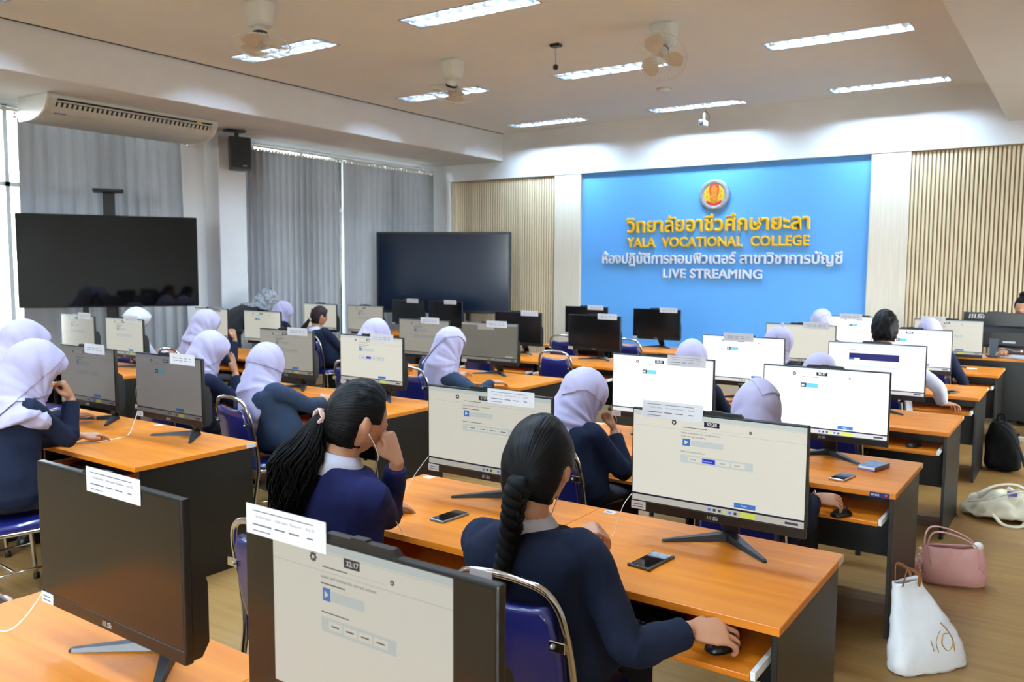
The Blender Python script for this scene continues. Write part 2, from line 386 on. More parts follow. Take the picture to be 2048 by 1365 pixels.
# ------------------------------------------------------------------ ceiling light fixtures, recessed in the slab
M_trough = mat('trough_lining', (232,235,242), .30, metal=1., var=.02)
def make_fixture():
    t = thing('ceiling_light', '', 'ceiling light', (0,0,HC)); L2, W2_ = .666, .148
    bm = bm_new()
    for a,b in (((-L2-.012,-W2_-.012),(L2+.012,-W2_)),((-L2-.012,W2_),(L2+.012,W2_+.012)),((-L2-.012,-W2_),(-L2,W2_)),((L2,-W2_),(L2+.012,W2_))):
        bx(bm,(a[0],a[1],-.004),(b[0],b[1],.001))
    obj('rim', bm, M_alu, t)
    bm = bm_new(); bx(bm,(-L2,-W2_,.1),(L2,W2_,.105))
    for s in (-1,1): bx(bm,(-L2,min(s*W2_,s*(W2_-.004)),.0),(L2,max(s*W2_,s*(W2_-.004)),.1)); bx(bm,(min(s*L2,s*(L2-.004)),-W2_,0),(max(s*L2,s*(L2-.004)),W2_,.1))
    obj('trough', bm, M_trough, t)
    for s in (-1,1):
        bm = bm_new(); tube(bm, [(-.61,s*.07,.066),(.61,s*.07,.066)], .013, 10); obj('tube', bm, M_tube, t)
    bm = bm_new(); prism(bm, [(-.004,.002),(.004,.002),(.018,.050),(-.018,.050)], -.655,.655, plane='yz'); obj('spine', bm, M_reflector, t)
    bl = bm_new(); prism(bl, [(-.0015,.002),(.0015,.002),(.008,.048),(-.008,.048)], -.142,.142, plane='xz'); bme = to_mesh(bl,'louvre_blade'); bme.materials.append(M_reflector)
    for k in range(10): inst('louvre_blade', bme, t, (-.594+k*.132,0,0))
    return t
fx0 = make_fixture(); KIDS[fx0.name] = list(fx0.children)
RN = ('row nearest the blue wall','second row from the blue wall','third row from the blue wall','fourth row from the blue wall','fifth row from the blue wall','added unseen sixth row from the blue wall','added unseen rearmost row')
XN = ('left','middle','right')
for j,y in enumerate(LY):
    for i,x in enumerate(LX):
        t = fx0 if (i,j) == (0,0) else copy_tree(fx0)
        t.location = (x,y,HC)
        tag(t, 'recessed louvred fluorescent ceiling light, %s column, %s' % (XN[i], RN[6-j]), 'ceiling light', 'recessed ceiling lights')

# ------------------------------------------------------------------ curtains and rails on the window wall
def curtain(y0, y1, ztop, zbot, folds, label, phase=0., amp=.05, flare=0.):
    bm = bm_new(); nu, nv = folds*10, 10; rows = []
    for j in range(nv+1):
        f = j/nv; z = ztop + (zbot-ztop)*f; row = []
        for i in range(nu+1):
            u = i/nu; y = y0 + (y1-y0)*(u + flare*f*(u-.5))
            w = math.sin(2*PI*folds*u + phase + .5*math.sin(7*u+2*f)); a = amp*(.55+.45*f)*(.8+.35*math.sin(13*u+phase))
            row.append(bm.verts.new((-9.60 + a*w + .012*math.sin(2*PI*folds*2*u), y + .015*math.cos(2*PI*folds*u), z)))
        rows.append(row)
    skin(bm, rows, closed=False)
    t = thing('curtain', label, 'curtain', (-9.60,(y0+y1)/2,zbot), group='grey window curtains'); off = V((-9.60,(y0+y1)/2,zbot))
    for v in bm.verts: v.co -= off
    obj('cloth', bm, M_curtain, t, True)
    bm = bm_new()
    for i in range(folds*2+1):
        y = y0+(y1-y0)*i/(folds*2) - off.y
        bx(bm,(-.008,y-.02,ztop-zbot-.01),(.008,y+.02,ztop-zbot+.022))
    h = obj('heading_tape', bm, M_whitepl, t); h['kind'] = 'stuff'
    return t
curtain(4.46,6.42,3.27,.12,13,'grey pleated curtain behind the wall-side black television',.4,.05,.04)
curtain(2.36,4.14,3.27,.12,13,'unseen grey curtain added to block glare, left of the bare bright window strip',.7,.05)  # out-of-view curtain added to keep window glare off the left screens
curtain(7.46,9.15,3.30,.12,15,'grey pleated curtain right of the black loudspeaker',.0,.045)
curtain(9.22,11.38,3.30,.12,17,'grey pleated curtain behind the large blue-black display screen',1.1,.045)
def curtain_rail(y0, y1, label):
    t = thing('curtain_rail', label, 'curtain rail', (-9.60,y0,3.345))
    bm = bm_new(); bx(bm,(-.012,0,-.012),(.012,y1-y0,.012)); obj('rail', bm, M_whitepl, t)
    bm = bm_new(); bx(bm,(-.09,0,.035),(-.07,y1-y0,.05)); obj('back_rail', bm, M_whitepl, t)
    n = 6
    for k in range(n+1):
        bm = bm_new(); y = (y1-y0)*k/n; bx(bm,(-.145,y-.01,.0),(.012,y+.01,.018)); bx(bm,(-.15,y-.015,-.02),(-.143,y+.015,.04)); obj('bracket', bm, M_alu, t)
curtain_rail(2.6,6.46,'white curtain rail above the curtain behind the television')
curtain_rail(7.46,11.4,'white double curtain rail right of the loudspeaker')

# ------------------------------------------------------------------ sign on the blue wall
def split_islands(me):
    bm = bmesh.new(); bm.from_mesh(me); bm.verts.ensure_lookup_table(); seen = set(); out = []
    for v in bm.verts:
        if v.index in seen: continue
        st = [v]; comp = []; seen.add(v.index)
        while st:
            q = st.pop(); comp.append(q.index)
            for e in q.link_edges:
                w = e.other_vert(q)
                if w.index not in seen: seen.add(w.index); st.append(w)
        out.append(comp)
    res = []
    for comp in out:
        ix = {k:i for i,k in enumerate(comp)}
        fs = [[ix[v.index] for v in f.verts] for f in bm.faces if f.verts[0].index in ix]
        if fs: res.append(([bm.verts[k].co.copy() for k in comp], fs))
    bm.free(); res.sort(key=lambda r: min(c.x for c in r[0])); return res
def merge_overlaps(parts):
    return parts
def sign_line(body, x0, x1, zb, size, m, label, spacing=1.0, off=.005):
    me = text_mesh(body, size, extrude=.010, spacing=spacing, res=3, bevel=off)
    xs = [v.co.x for v in me.vertices]; k = (x1-x0)/(max(xs)-min(xs)); mn = min(xs)
    t = thing('sign_lettering', label, 'sign', (x0,YF+.06,zb))
    for vs,fs in split_islands(me):
        cx = min((c.x-mn)*k for c in vs); q = bpy.data.meshes.new('letter')
        q.from_pydata([((c.x-mn)*k-cx, -c.z-.016, c.y) for c in vs], [], fs); q.materials.append(m); qb = bmesh.new(); qb.from_mesh(q); bmesh.ops.remove_doubles(qb, verts=qb.verts, dist=1e-5); bmesh.ops.recalc_face_normals(qb, faces=qb.faces); qb.to_mesh(q); qb.free()
        inst('letter', q, t, (cx,0,0))
sign_line('\u0e27\u0e34\u0e17\u0e22\u0e32\u0e25\u0e31\u0e22\u0e2d\u0e32\u0e0a\u0e35\u0e27\u0e28\u0e36\u0e01\u0e29\u0e32\u0e22\u0e30\u0e25\u0e32', -5.918,-3.15, 2.235, .300, M_gold, 'raised golden Thai lettering, top line on the blue wall', off=.008)
sign_line('YALA  VOCATIONAL  COLLEGE', -5.903,-3.15, 2.013, .195, M_gold, 'raised golden lettering reading YALA VOCATIONAL COLLEGE on the blue wall', 1.04, .0055)
sign_line('\u0e2b\u0e49\u0e2d\u0e07\u0e1b\u0e0f\u0e34\u0e1a\u0e31\u0e15\u0e34\u0e01\u0e32\u0e23\u0e04\u0e2d\u0e21\u0e1e\u0e34\u0e27\u0e40\u0e15\u0e2d\u0e23\u0e4c \u0e2a\u0e32\u0e02\u0e32\u0e27\u0e34\u0e0a\u0e32\u0e01\u0e32\u0e23\u0e1a\u0e31\u0e0d\u0e0a\u0e35', -6.324,-2.712, 1.765, .212, M_silver, 'raised white Thai lettering, third line on the blue wall', off=.005)
sign_line('LIVE STREAMING', -5.285,-3.784, 1.551, .188, M_silver, 'raised white lettering reading LIVE STREAMING on the blue wall', 1.06, .005)
# round emblem
em = thing('college_emblem', 'round silver, yellow and red emblem above the golden lettering', 'emblem', (-4.51,YF+.06,2.75))
M_ring = mat('emblem_silver', (176,180,190), .45, metal=.3, var=.2, nscale=40)
M_yel = mat('emblem_yellow', (236,192,50), .5, var=.12, nscale=30); M_red = mat('emblem_red', (214,62,40), .5); M_org = mat('emblem_orange', (226,142,44), .5, var=.2, nscale=40)
bm = bm_new(); lathe(bm, [(.0,-.03),(.155,-.03),(.165,-.042),(.212,-.042),(.225,-.03),(.225,0),(0,0)], 40, axis='y'); obj('ring', bm, M_ring, em)
def disc_poly(r, n=40): return [(r*math.cos(2*PI*k/n), r*math.sin(2*PI*k/n)) for k in range(n)]
bm = bm_new(); prism(bm, disc_poly(.157), -.034,-.028, plane='xz'); obj('yellow_face', bm, M_yel, em)
bm = bm_new()
for k in range(20):
    a0 = PI*1.22+PI*.56*k/20; a1 = PI*1.22+PI*.56*(k+1)/20
    prism(bm, [(.157*math.cos(a0),.157*math.sin(a0)),(.157*math.cos(a1),.157*math.sin(a1)),(.125*math.cos(a1),.118*math.sin(a1)),(.125*math.cos(a0),.118*math.sin(a0))], -.037,-.03, plane='xz')
prism(bm, [(-.066,.138),(-.03,.152),(0,.155),(.03,.152),(.066,.138),(.078,.07),(.066,-.0),(.05,-.06),(-.05,-.06),(-.066,0),(-.078,.07)], -.037,-.03, plane='xz'); obj('red_arch', bm, M_red, em)
bm = bm_new(); prism(bm, [(0,.148),(.03,.118),(.052,.09),(.054,.05),(.046,.0),(.062,-.05),(.066,-.1),(.04,-.11),(-.04,-.11),(-.066,-.1),(-.062,-.05),(-.046,0),(-.054,.05),(-.052,.09),(-.03,.118)], -.041,-.03, plane='xz'); obj('figure', bm, M_org, em)
for s in (-1,1):
    for zz in (.05,-.02):
        bm = bm_new(); prism(bm, [(s*.1-.02,zz-.02),(s*.1,zz+.02),(s*.1+.02,zz-.02),(s*.1,zz-.008)], -.037,-.03, plane='xz'); obj('motif', bm, M_org, em)

# ================================================================== DESKS
NEAR = (.58,2.29,4.0,5.72,7.43,9.14)          # near edge of each desk row
ROWN = ('row nearest the camera','second row','third row','fourth row','fifth row','row nearest the blue wall')
BLOCK = {'R': (-1.64,'right'), 'M': (-4.85,'middle'), 'L': (-8.12,'left')}
DW, DD, DZ = .98, .75, .69
SX = {('R',0):-2.13,('R',1):-1.15,('M',0):-5.34,('M',1):-4.36,('L',0):-8.61,('L',1):-7.63}
def seat_word(b, s): return ('wall-side' if b == 'L' else 'left') if s == 0 else ('aisle-side' if b == 'R' else 'right')
def make_desk():
    t = thing('computer_desk', '', 'desk')
    h = DW/2-.001
    bm = bm_new(); bx(bm, (-h,0,DZ-.026), (h,DD,DZ), bevel=.002)
    for f in bm.faces:
        f.material_index = 0 if abs(f.normal.z) > .5 else 1
    obj('tabletop', bm, [M_wood,M_edge], t)
    for s in (-1,1):
        bm = bm_new(); x = s*(h-.022); bx(bm, (x-.009,.03,0), (x+.009,.725,DZ-.026), bevel=.0015); obj('side_panel', bm, M_black, t)
    bm = bm_new(); bx(bm, (-h+.03,.64,.19), (h-.03,.656,DZ-.026)); obj('modesty_panel', bm, M_black, t)
    bm = bm_new(); bx(bm, (-h+.055,-.085,.553), (h-.055,.30,.571), bevel=.0015); tr = obj('keyboard_tray', bm, [M_wood], t)
    for s in (-1,1):
        bm = bm_new(); x = s*(h-.047); bx(bm, (x-.007,-.08,.556), (x+.007,.30,.582)); obj('rail', bm, M_whitepl, tr)
    bm = bm_new(); bx(bm, (-h+.03,.30,.50), (h-.03,.312,DZ-.026)); obj('inner_panel', bm, M_black, t)
    bm = bm_new(); bx(bm, (h-.001,DD-.075,DZ-.0235), (h+.0008,DD-.012,DZ-.002)); obj('label_sticker', bm, M_paper, t)
    bm = bm_new(); bx(bm, (-h+.035,DD-.055,DZ), (-h+.085,DD-.012,DZ+.0006)); obj('number_sticker', bm, M_paper, t)
    for s in (-1,1):
        for yy in (.06,.69):
            bm = bm_new(); lathe(bm, [(.014,0),(.014,.008)], 10, (s*(h-.022),yy,-.0)); obj('levelling_foot', bm, M_rubber, t)
    return t
desk0 = None; DESKS = {}
for b in 'RML':
    for r in range(6):
        if (b == 'M' and r < 1) or (b == 'L' and r < 2): continue
        for s in (0,1):
            if desk0 is None: d = desk0 = make_desk()
            else: d = copy_tree(desk0)
            d.location = (SX[(b,s)], NEAR[r], 0); DESKS[(b,r,s)] = d
            tag(d, 'orange-topped black desk, %s seat of the %s block, %s' % (seat_word(b,s), BLOCK[b][1], ROWN[r]), 'desk', 'computer desks')
# brand sticker on the third-row aisle desk and the "30" number sticker
d = DESKS[('R',2,1)]
bm = bm_new(); bx(bm, (.378,-.0022,DZ-.0245), (.462,.0005,DZ-.0025), mi=0); add_text(bm, 'mos', .021, (.384,-.0028,DZ-.0195), mi=1, offset=.0006)
sphere(bm, (.449,-.0022,DZ-.0135), (.006,.0012,.006), 10, 6, 2)
obj('brand_sticker', bm, [mat('navy_sticker',(34,36,110),.4), M_paper, mat('red_dot',(220,60,50),.4)], d)
bm = bm_new(); add_text(bm, '30', .03, (-.448,DD-.048,DZ+.001), rot='xy', offset=.001); obj('number_print', bm, M_ink, DESKS[('R',1,1)])

# ================================================================== ALL-IN-ONE COMPUTERS
MW, MZ0, MZ1 = .645, .105, .49
SCR = (-MW/2+.006, MW/2-.006, MZ0+.036, MZ1-.007)     # screen rectangle in the xz plane
def ui_mesh(kind, timer, lum, tint, text_detail):
    """screen picture as flat self-lit layers just in front of the panel"""
    key = (kind,timer,lum,tint,text_detail)
    def E(nm, c, k=1.0): return emis('%s_%s_%.2f' % (nm,tint,lum), c, lum*k)
    base = {'w':(255,255,255),'y':(238,236,222),'g':(214,210,196),'d':(196,190,184)}[tint]
    ms = [E('screen_page',base), E('screen_navy',(18,24,60)), E('screen_ink',(60,64,80)), E('screen_blue',(62,124,210)), E('screen_pale',(int(base[0]*.89),int(base[1]*.94),int(base[2]*.99))), E('screen_teal',(110,205,232)), E('screen_strong',(30,60,205)), E('screen_line',tuple(int(c*.82) for c in base)), E('screen_lime',(214,226,90)), E('screen_deep',(30,30,110)), E('screen_wall',tuple(int(c*.72) for c in (210,205,185)))]
    x0,x1,z0,z1 = SCR; W = x1-x0; Hh = z1-z0; bm = bm_new()
    lay = [0]
    def R(a,b,c,d,mi,l=1): quad(bm, [(x0+a*W,-.0004*l,z0+c*Hh),(x0+b*W,-.0004*l,z0+c*Hh),(x0+b*W,-.0004*l,z0+d*Hh),(x0+a*W,-.0004*l,z0+d*Hh)], mi)
    def T(s, a, c, size, mi, l=3, **kw): add_text(bm, s, size, (x0+a*W,-.0004*l,z0+c*Hh), mi=mi, **kw)
    def gear(a,c,r,mi):
        P = []
        for k in range(16):
            rr = r if k%2 == 0 else r*.72; P.append((x0+a*W+rr*math.cos(2*PI*k/16), z0+c*Hh+rr*math.sin(2*PI*k/16)))
        bm.faces.new([bm.verts.new((p[0],-.0008,p[1])) for p in P]).material_index = mi
        bm.faces.new([bm.verts.new((x0+a*W+r*.35*math.cos(2*PI*k/8),-.0012,z0+c*Hh+r*.35*math.sin(2*PI*k/8))) for k in range(8)]).material_index = 0
    if kind == 'narrow':      # browser page not filling the panel
        a0,a1 = .13,.86
        R(a0,a1,0,.065,7); R(a0,a1,.085,1,0)
    else:
        R(0,1,0,.065,7); R(0,1,.085,1,0); R(0,.02,.075,.085,1); R(0,1,.065,.085,1)
        a0,a1 = 0,1
    fx = lambda a: a0+(a1-a0)*a
    if kind in ('quiz','quizsel','audio','narrow'):
        R(a0,a1,.955,1,4,2); R(a0,a1,.945,.947,7,2); R(a0,a1,.835,.838,7,2)
        gear(fx(.255),.905,.011,2); gear(fx(.70),.885,.006,2)
        R(fx(.435),fx(.525),.893,.948,1,2)
        if text_detail: T(timer, fx(.449), .906, .0175 if kind != 'narrow' else .0145, 0, offset=.0002)
        else: R(fx(.448),fx(.512),.91,.932,0,3)
        R(fx(.31),fx(.455),.862,.868,2,2); R(fx(.455),fx(.66),.864,.866,7,2)
        if kind in ('quiz','quizsel','narrow'):
            if text_detail:
                T('Listen and choose the correct answer.', fx(.30), .80, .0095, 2); 
                if kind == 'quizsel': T('A boy and a girl are talking.', fx(.30), .765, .0085, 2); T("What is the boy's address?", fx(.30), .60, .0085, 2)
                else: R(fx(.30),fx(.44),.765,.772,2,2); R(fx(.30),fx(.46),.60,.606,2,2)
            else: R(fx(.30),fx(.47),.80,.81,2,2); R(fx(.30),fx(.42),.765,.773,2,2)
            R(fx(.31),fx(.355),.67,.745,3,2); bm.faces.new([bm.verts.new((x0+fx(a)*W,-.0014,z0+c*Hh)) for a,c in ((.322,.685),(.346,.708),(.322,.73))]).material_index = 0
            R(fx(.36),fx(.55),.675,.735,4,2); R(fx(.30),fx(.72),.49,.575,4,2)
            for q in range(4):
                sel = kind == 'quizsel' and q == 1
                R(fx(.345+q*.085),fx(.42+q*.085),.51,.558,6 if sel else 0,3)
                if text_detail and kind == 'quizsel': T('Brazil Street' if sel else 'Street', fx(.350 if sel else .360+q*.085)+(.085 if sel else 0), .525, .0068 if sel else .0085, 0 if sel else 2, 4)
                else: R(fx(.36+q*.085),fx(.405+q*.085),.53,.538,2,4)
        else:
            R(fx(.31),fx(.355),.70,.77,2,2); R(fx(.318),fx(.33),.72,.75,0,3); R(fx(.333),fx(.34),.72,.75,0,3); R(fx(.355),fx(.45),.70,.77,5,2)
            R(fx(.31),fx(.455),.80,.803,7,2)
        R(fx(.62),fx(.74),.10,.15,3,2)
        if text_detail: T('Next', fx(.66), .117, .010, 0)
    elif kind == 'banner':
        R(0,1,.955,1,4,2); R(.23,.30,.86,.875,5,2); R(.22,.74,.66,.80,9,2); R(.23,.27,.66,.70,3,3); R(.275,.335,.655,.70,0,3); R(.22,.74,.53,.537,5,2); R(.66,.74,.58,.585,7,2)
    elif kind == 'login':
        R(0,1,.085,.95,10,2); R(0,1,.95,1,0,2); R(.30,.60,.83,.95,0,3); T('2', .45, .42, .045, 7, 4); R(.80,.93,.11,.15,0,3)
    elif kind == 'blank':
        R(0,1,.955,1,4,2); R(.70,.80,.1,.11,7,2)
    # task bar icons
    for k,mi in enumerate((3,2,2,8,3,2)): R(fx(.47+k*.03),fx(.486+k*.03),.018,.046,mi,2)
    if kind in ('quiz','quizsel','audio'): R(.655,.74,.005,.06,8,2)
    R(fx(.90),fx(.97),.02,.045,2,2)
    me = to_mesh(bm, 'screen_image')
    for m in ms: me.materials.append(m)
    # normals must face the viewer (-y)
    return me
def base_computer():
    t = thing('desktop_computer', '', 'computer')
    bm = bm_new()
    bx(bm, (-MW/2,.0,MZ0), (MW/2,.022,MZ1), bevel=.004, seg=2)
    obj('housing', bm, M_bezel, t)
    bm = bm_new()      # rear bulge that holds the electronics
    prism(bm, [(.022,MZ0+.0),(.022,MZ0+.24),(.055,MZ0+.22),(.07,MZ0+.17),(.07,MZ0+.03),(.05,MZ0+.0)], -MW/2+.012, MW/2-.012, plane='yz'); obj('rear_housing', bm, M_blackpl, t)
    bm = bm_new(); x0,x1,z0,z1 = SCR; bx(bm, (x0,-.0006,z0), (x1,.001,z1)); obj('display', bm, M_screenoff, t)
    bm = bm_new(); bx(bm, (-MW/2+.002,-.0012,MZ0+.001), (MW/2-.002,.001,MZ0+.033), bevel=.001); ch = obj('chin', bm, M_bezel, t)
    bm = bm_new()
    for k in range(3): prism(bm, [(-.022+k*.006,.0),(-.0195+k*.006,.0),(-.0175+k*.006,.013),(-.020+k*.006,.013)], -.0020,-.0010, plane='xz')
    prism(bm, [(-.002,0),(.010,0),(.013,.0075),(.004,.0075),(.0045,.0105),(.015,.0105),(.016,.013),(.002,.013),(.0,.0055),(.009,.0055),(.0085,.0025),(-.0015,.0025)], -.0020,-.0010, plane='xz')
    prism(bm, [(.014,0),(.017,0),(.019,.009),(.016,.009)], -.0020,-.0010, plane='xz')
    lo = obj('logo', bm, M_logo, t); lo.location = (0,0,MZ0+.010)
    bm = bm_new(); prism(bm, [(-.10,MZ1-.001),(-.085,MZ1+.012),(-.02,MZ1+.012),(-.018,MZ1+.016),(.018,MZ1+.016),(.02,MZ1+.012),(.085,MZ1+.012),(.10,MZ1-.001)], .003,.020, plane='xz'); obj('webcam_bar', bm, M_blackpl, t)
    bm = bm_new(); bx(bm, (-MW/2+.003,-.0026,MZ0+.002), (-MW/2+.062,-.0010,MZ0+.031))
    for k in range(2): bx(bm, (-MW/2+.010,-.0030,MZ0+.009+k*.010), (-MW/2+.05,-.0025,MZ0+.012+k*.010), mi=1)
    obj('asset_sticker', bm, [M_paper,M_ink], t)
    # stand: neck plate and two splayed legs
    bm = bm_new(); yj = .205
    prism(bm, [(-.032,.02),(.032,.02),(.05,MZ0+.10),(-.05,MZ0+.10)], .072,.086, plane='xz')
    for v in bm.verts: v.co.y += (MZ0+.10-v.co.z)*.62
    obj('stand_neck', bm, M_gun, t)
    for s in (-1,1):
        bm = bm_new(); a = V((0,yj-.03,0)); b2 = V((s*.192,.0,0)); d2 = (b2-a).normalized(); n2 = V((-d2.y,d2.x,0))
        lists = []
        for f,w,h0 in ((0,.030,.026),(.5,.019,.017),(.97,.010,.009),(1,.007,.006)):
            c = a+(b2-a)*f; lists.append([c-n2*w+V((0,0,.0)),c+n2*w,c+n2*w*.7+V((0,0,h0)),c-n2*w*.7+V((0,0,h0))])
        skin(bm, rings_from(bm, lists)); obj('stand_leg', bm, M_gun, t, False)
    return t
def slip_mesh(detail):
    bm = bm_new(); w,h = .235,.062
    bx(bm, (0,-.0008,-h), (w,.0002,0), mi=0)
    if detail:
        add_text(bm, 'Student name', .0085, (.03,-.0011,-.026), mi=1); add_text(bm, 'User name', .0085, (.09,-.0011,-.026), mi=1); add_text(bm, 'Password', .0085, (.133,-.0011,-.026), mi=1); add_text(bm, 'Key ID', .0085, (.18,-.0011,-.026), mi=1)
        bx(bm,(.02,-.0012,-.013),(.20,-.0007,-.011),mi=1)
        for a,b2 in ((.02,.078),(.088,.118),(.13,.16),(.182,.20)): bx(bm,(a,-.0012,-.042),(b2,-.0007,-.039),mi=1)
        bx(bm,(.02,-.0012,-.054),(.075,-.0007,-.052),mi=1)
    else:
        for j in range(2):
            for a,b2 in ((.03,.08),(.09,.12),(.135,.165),(.18,.20)): bx(bm,(a,-.0012,-.027-j*.014),(b2,-.0007,-.024-j*.014),mi=1)
    me = to_mesh(bm,'paper_slip'); me.materials.append(M_paper); me.materials.append(M_ink); return me
slipA, slipB = slip_mesh(True), slip_mesh(False)
pc0 = base_computer(); used0 = [False]; KIDS[pc0.name] = list(pc0.children)
def computer(b, r, s, x, state, label, yaw=0., slip=.55, slipup=.02, dy=.5, near=False):
    """state: None = switched off, else (kind, timer, luminance, tint, text detail)"""
    t = copy_tree(pc0) if used0[0] else pc0; used0[0] = True
    t.location = (x, NEAR[r]+dy, DZ+.0008); t.rotation_euler = (0,0,math.radians(yaw))
    tag(t, label, 'computer', 'all-in-one computers on the desks')
    if slip is not None:
        o = inst('paper_slip', slipA if near else slipB, t, (-MW/2+slip*(MW-.235),-.0018,MZ1+slipup))
    if state:
        o = inst('screen_image', ui_mesh(*state), t, (0,-.0007,0))
    return t
q = computer
A, Z = 'all-in-one computer ', ''
q('R',0,0,-1.95, None, A+'switched off, large dark screen at the lower left, nearest the camera', yaw=0, slip=.62, slipup=.022, near=True, dy=.49)
q('R',0,1,-1.085, ('narrow','32:17',.60,'y',True), A+'showing timer 32:17, cropped by the bottom edge of the picture', slip=.02, slipup=.034, near=True, dy=.49)
q('R',1,0,-2.055, ('quiz','37:04',.66,'y',True), A+'showing timer 37:04, behind the braided girl', slip=.80, slipup=.012, near=True)
q('R',1,1,-1.055, ('quizsel','37:38',.80,'y',True), A+'showing timer 37:38 with a blue answer button, right foreground', slip=.10, slipup=.032, near=True)
q('R',2,0,-2.04, ('audio','36:03',1.25,'w',True), A+'with bright white page, behind the lilac hijab with folded flap', slip=.88, slipup=.012, near=True)
q('R',2,1,-1.115, ('audio','35:17',1.25,'w',True), A+'showing timer 35:17 with blue audio bar, third-row aisle seat', slip=None)
q('R',3,0,-2.155, ('audio','33:07',1.2,'w',True), A+'with bright white page and grey slip, fourth-row left seat', slip=.42, slipup=.022)
q('R',3,1,-1.20, ('banner','',1.1,'w',False), A+'showing a navy banner page, in front of the boy', slip=None)
q('R',4,0,-2.20, ('blank','',.86,'y',False), A+'with blank cream page, fifth row of the right block', slip=.85, slipup=.024)
q('R',4,1,-1.25, ('audio','31:58',1.2,'w',False), A+'with white page, right of the boy with black hair', slip=None)
q('R',5,0,-2.03, ('audio','32:40',1.2,'w',False), A+'with white page in front of the blue wall, left of the black-haired boy', slip=.25, slipup=.026)
q('R',5,1,-1.175, ('quiz','30:26',.82,'y',False), A+'with cream page left of the black teacher monitor', slip=.15, slipup=.03)
q('M',1,0,-5.215, ('quiz','34:10',.26,'d',False), A+'with dim grey page beside the leftmost hijab wearer', slip=.75, slipup=.022)
q('M',1,1,-4.34, ('audio','33:52',.27,'d',False), A+'with dim grey page above the white charger and cable', slip=.86, slipup=.018)
q('M',2,0,-5.345, ('quiz','36:40',.44,'g',False), A+'with olive-grey page in front of the ponytailed girl far left', slip=.85, slipup=.022)
q('M',2,1,-4.395, ('quizsel','35:31',.80,'y',False), A+'with bright cream page, middle block third row right seat', slip=.78, slipup=.018)
q('M',3,0,-5.355, ('quiz','34:44',.42,'g',False), A+'with grey-beige page, left of the folded-collar hijab girl', slip=.70, slipup=.022)
q('M',3,1,-4.56, ('login','',.46,'g',False), A+'with grey log-in page showing a small white box', slip=.72, slipup=.022)
for r,s,x,lb,sl in ((4,0,-5.40,'black switched-off, partly behind the grey log-in screen',.9),(4,1,-4.40,'black switched-off, above an empty blue chair, larger of the middle pair',.9),(5,0,-5.47,'black switched-off, just behind the larger dark one by the pilaster',.85),(5,1,-4.455,'black switched-off, standing alone against the blue wall',.9)):
    q('M',r,s,x, None, A+lb, slip=sl, slipup=.022)
q('L',2,0,-8.56, ('quiz','33:33',.46,'g',False), A+'with grey page under the left end of the television', slip=.85, slipup=.028)
q('L',2,1,-7.70, ('quiz','33:12',.60,'y',False), A+'with cream page under the middle of the television', slip=.80, slipup=.028)
q('L',3,0,-8.74, ('blank','',.62,'y',False), A+'with cream page at the right end of the television', slip=.7, slipup=.022)
q('L',3,1,-7.79, ('audio','32:55',.62,'y',False), A+'with cream page in front of the bending grey-scarfed woman', slip=None)
q('L',4,0,-8.70, ('banner','',.62,'y',False), A+'with cream page and dark box behind the ponytailed girl', slip=None)
q('L',4,1,-7.84, ('quiz','31:20',.52,'g',False), A+'with cream page left of the large display screen', slip=None)
q('L',5,0,-8.62, None, A+'black switched-off, in front of the display screen, left one', slip=.75, slipup=.022)
q('L',5,1,-7.88, None, A+'black switched-off, in front of the display screen, right one', slip=.75, slipup=.022)

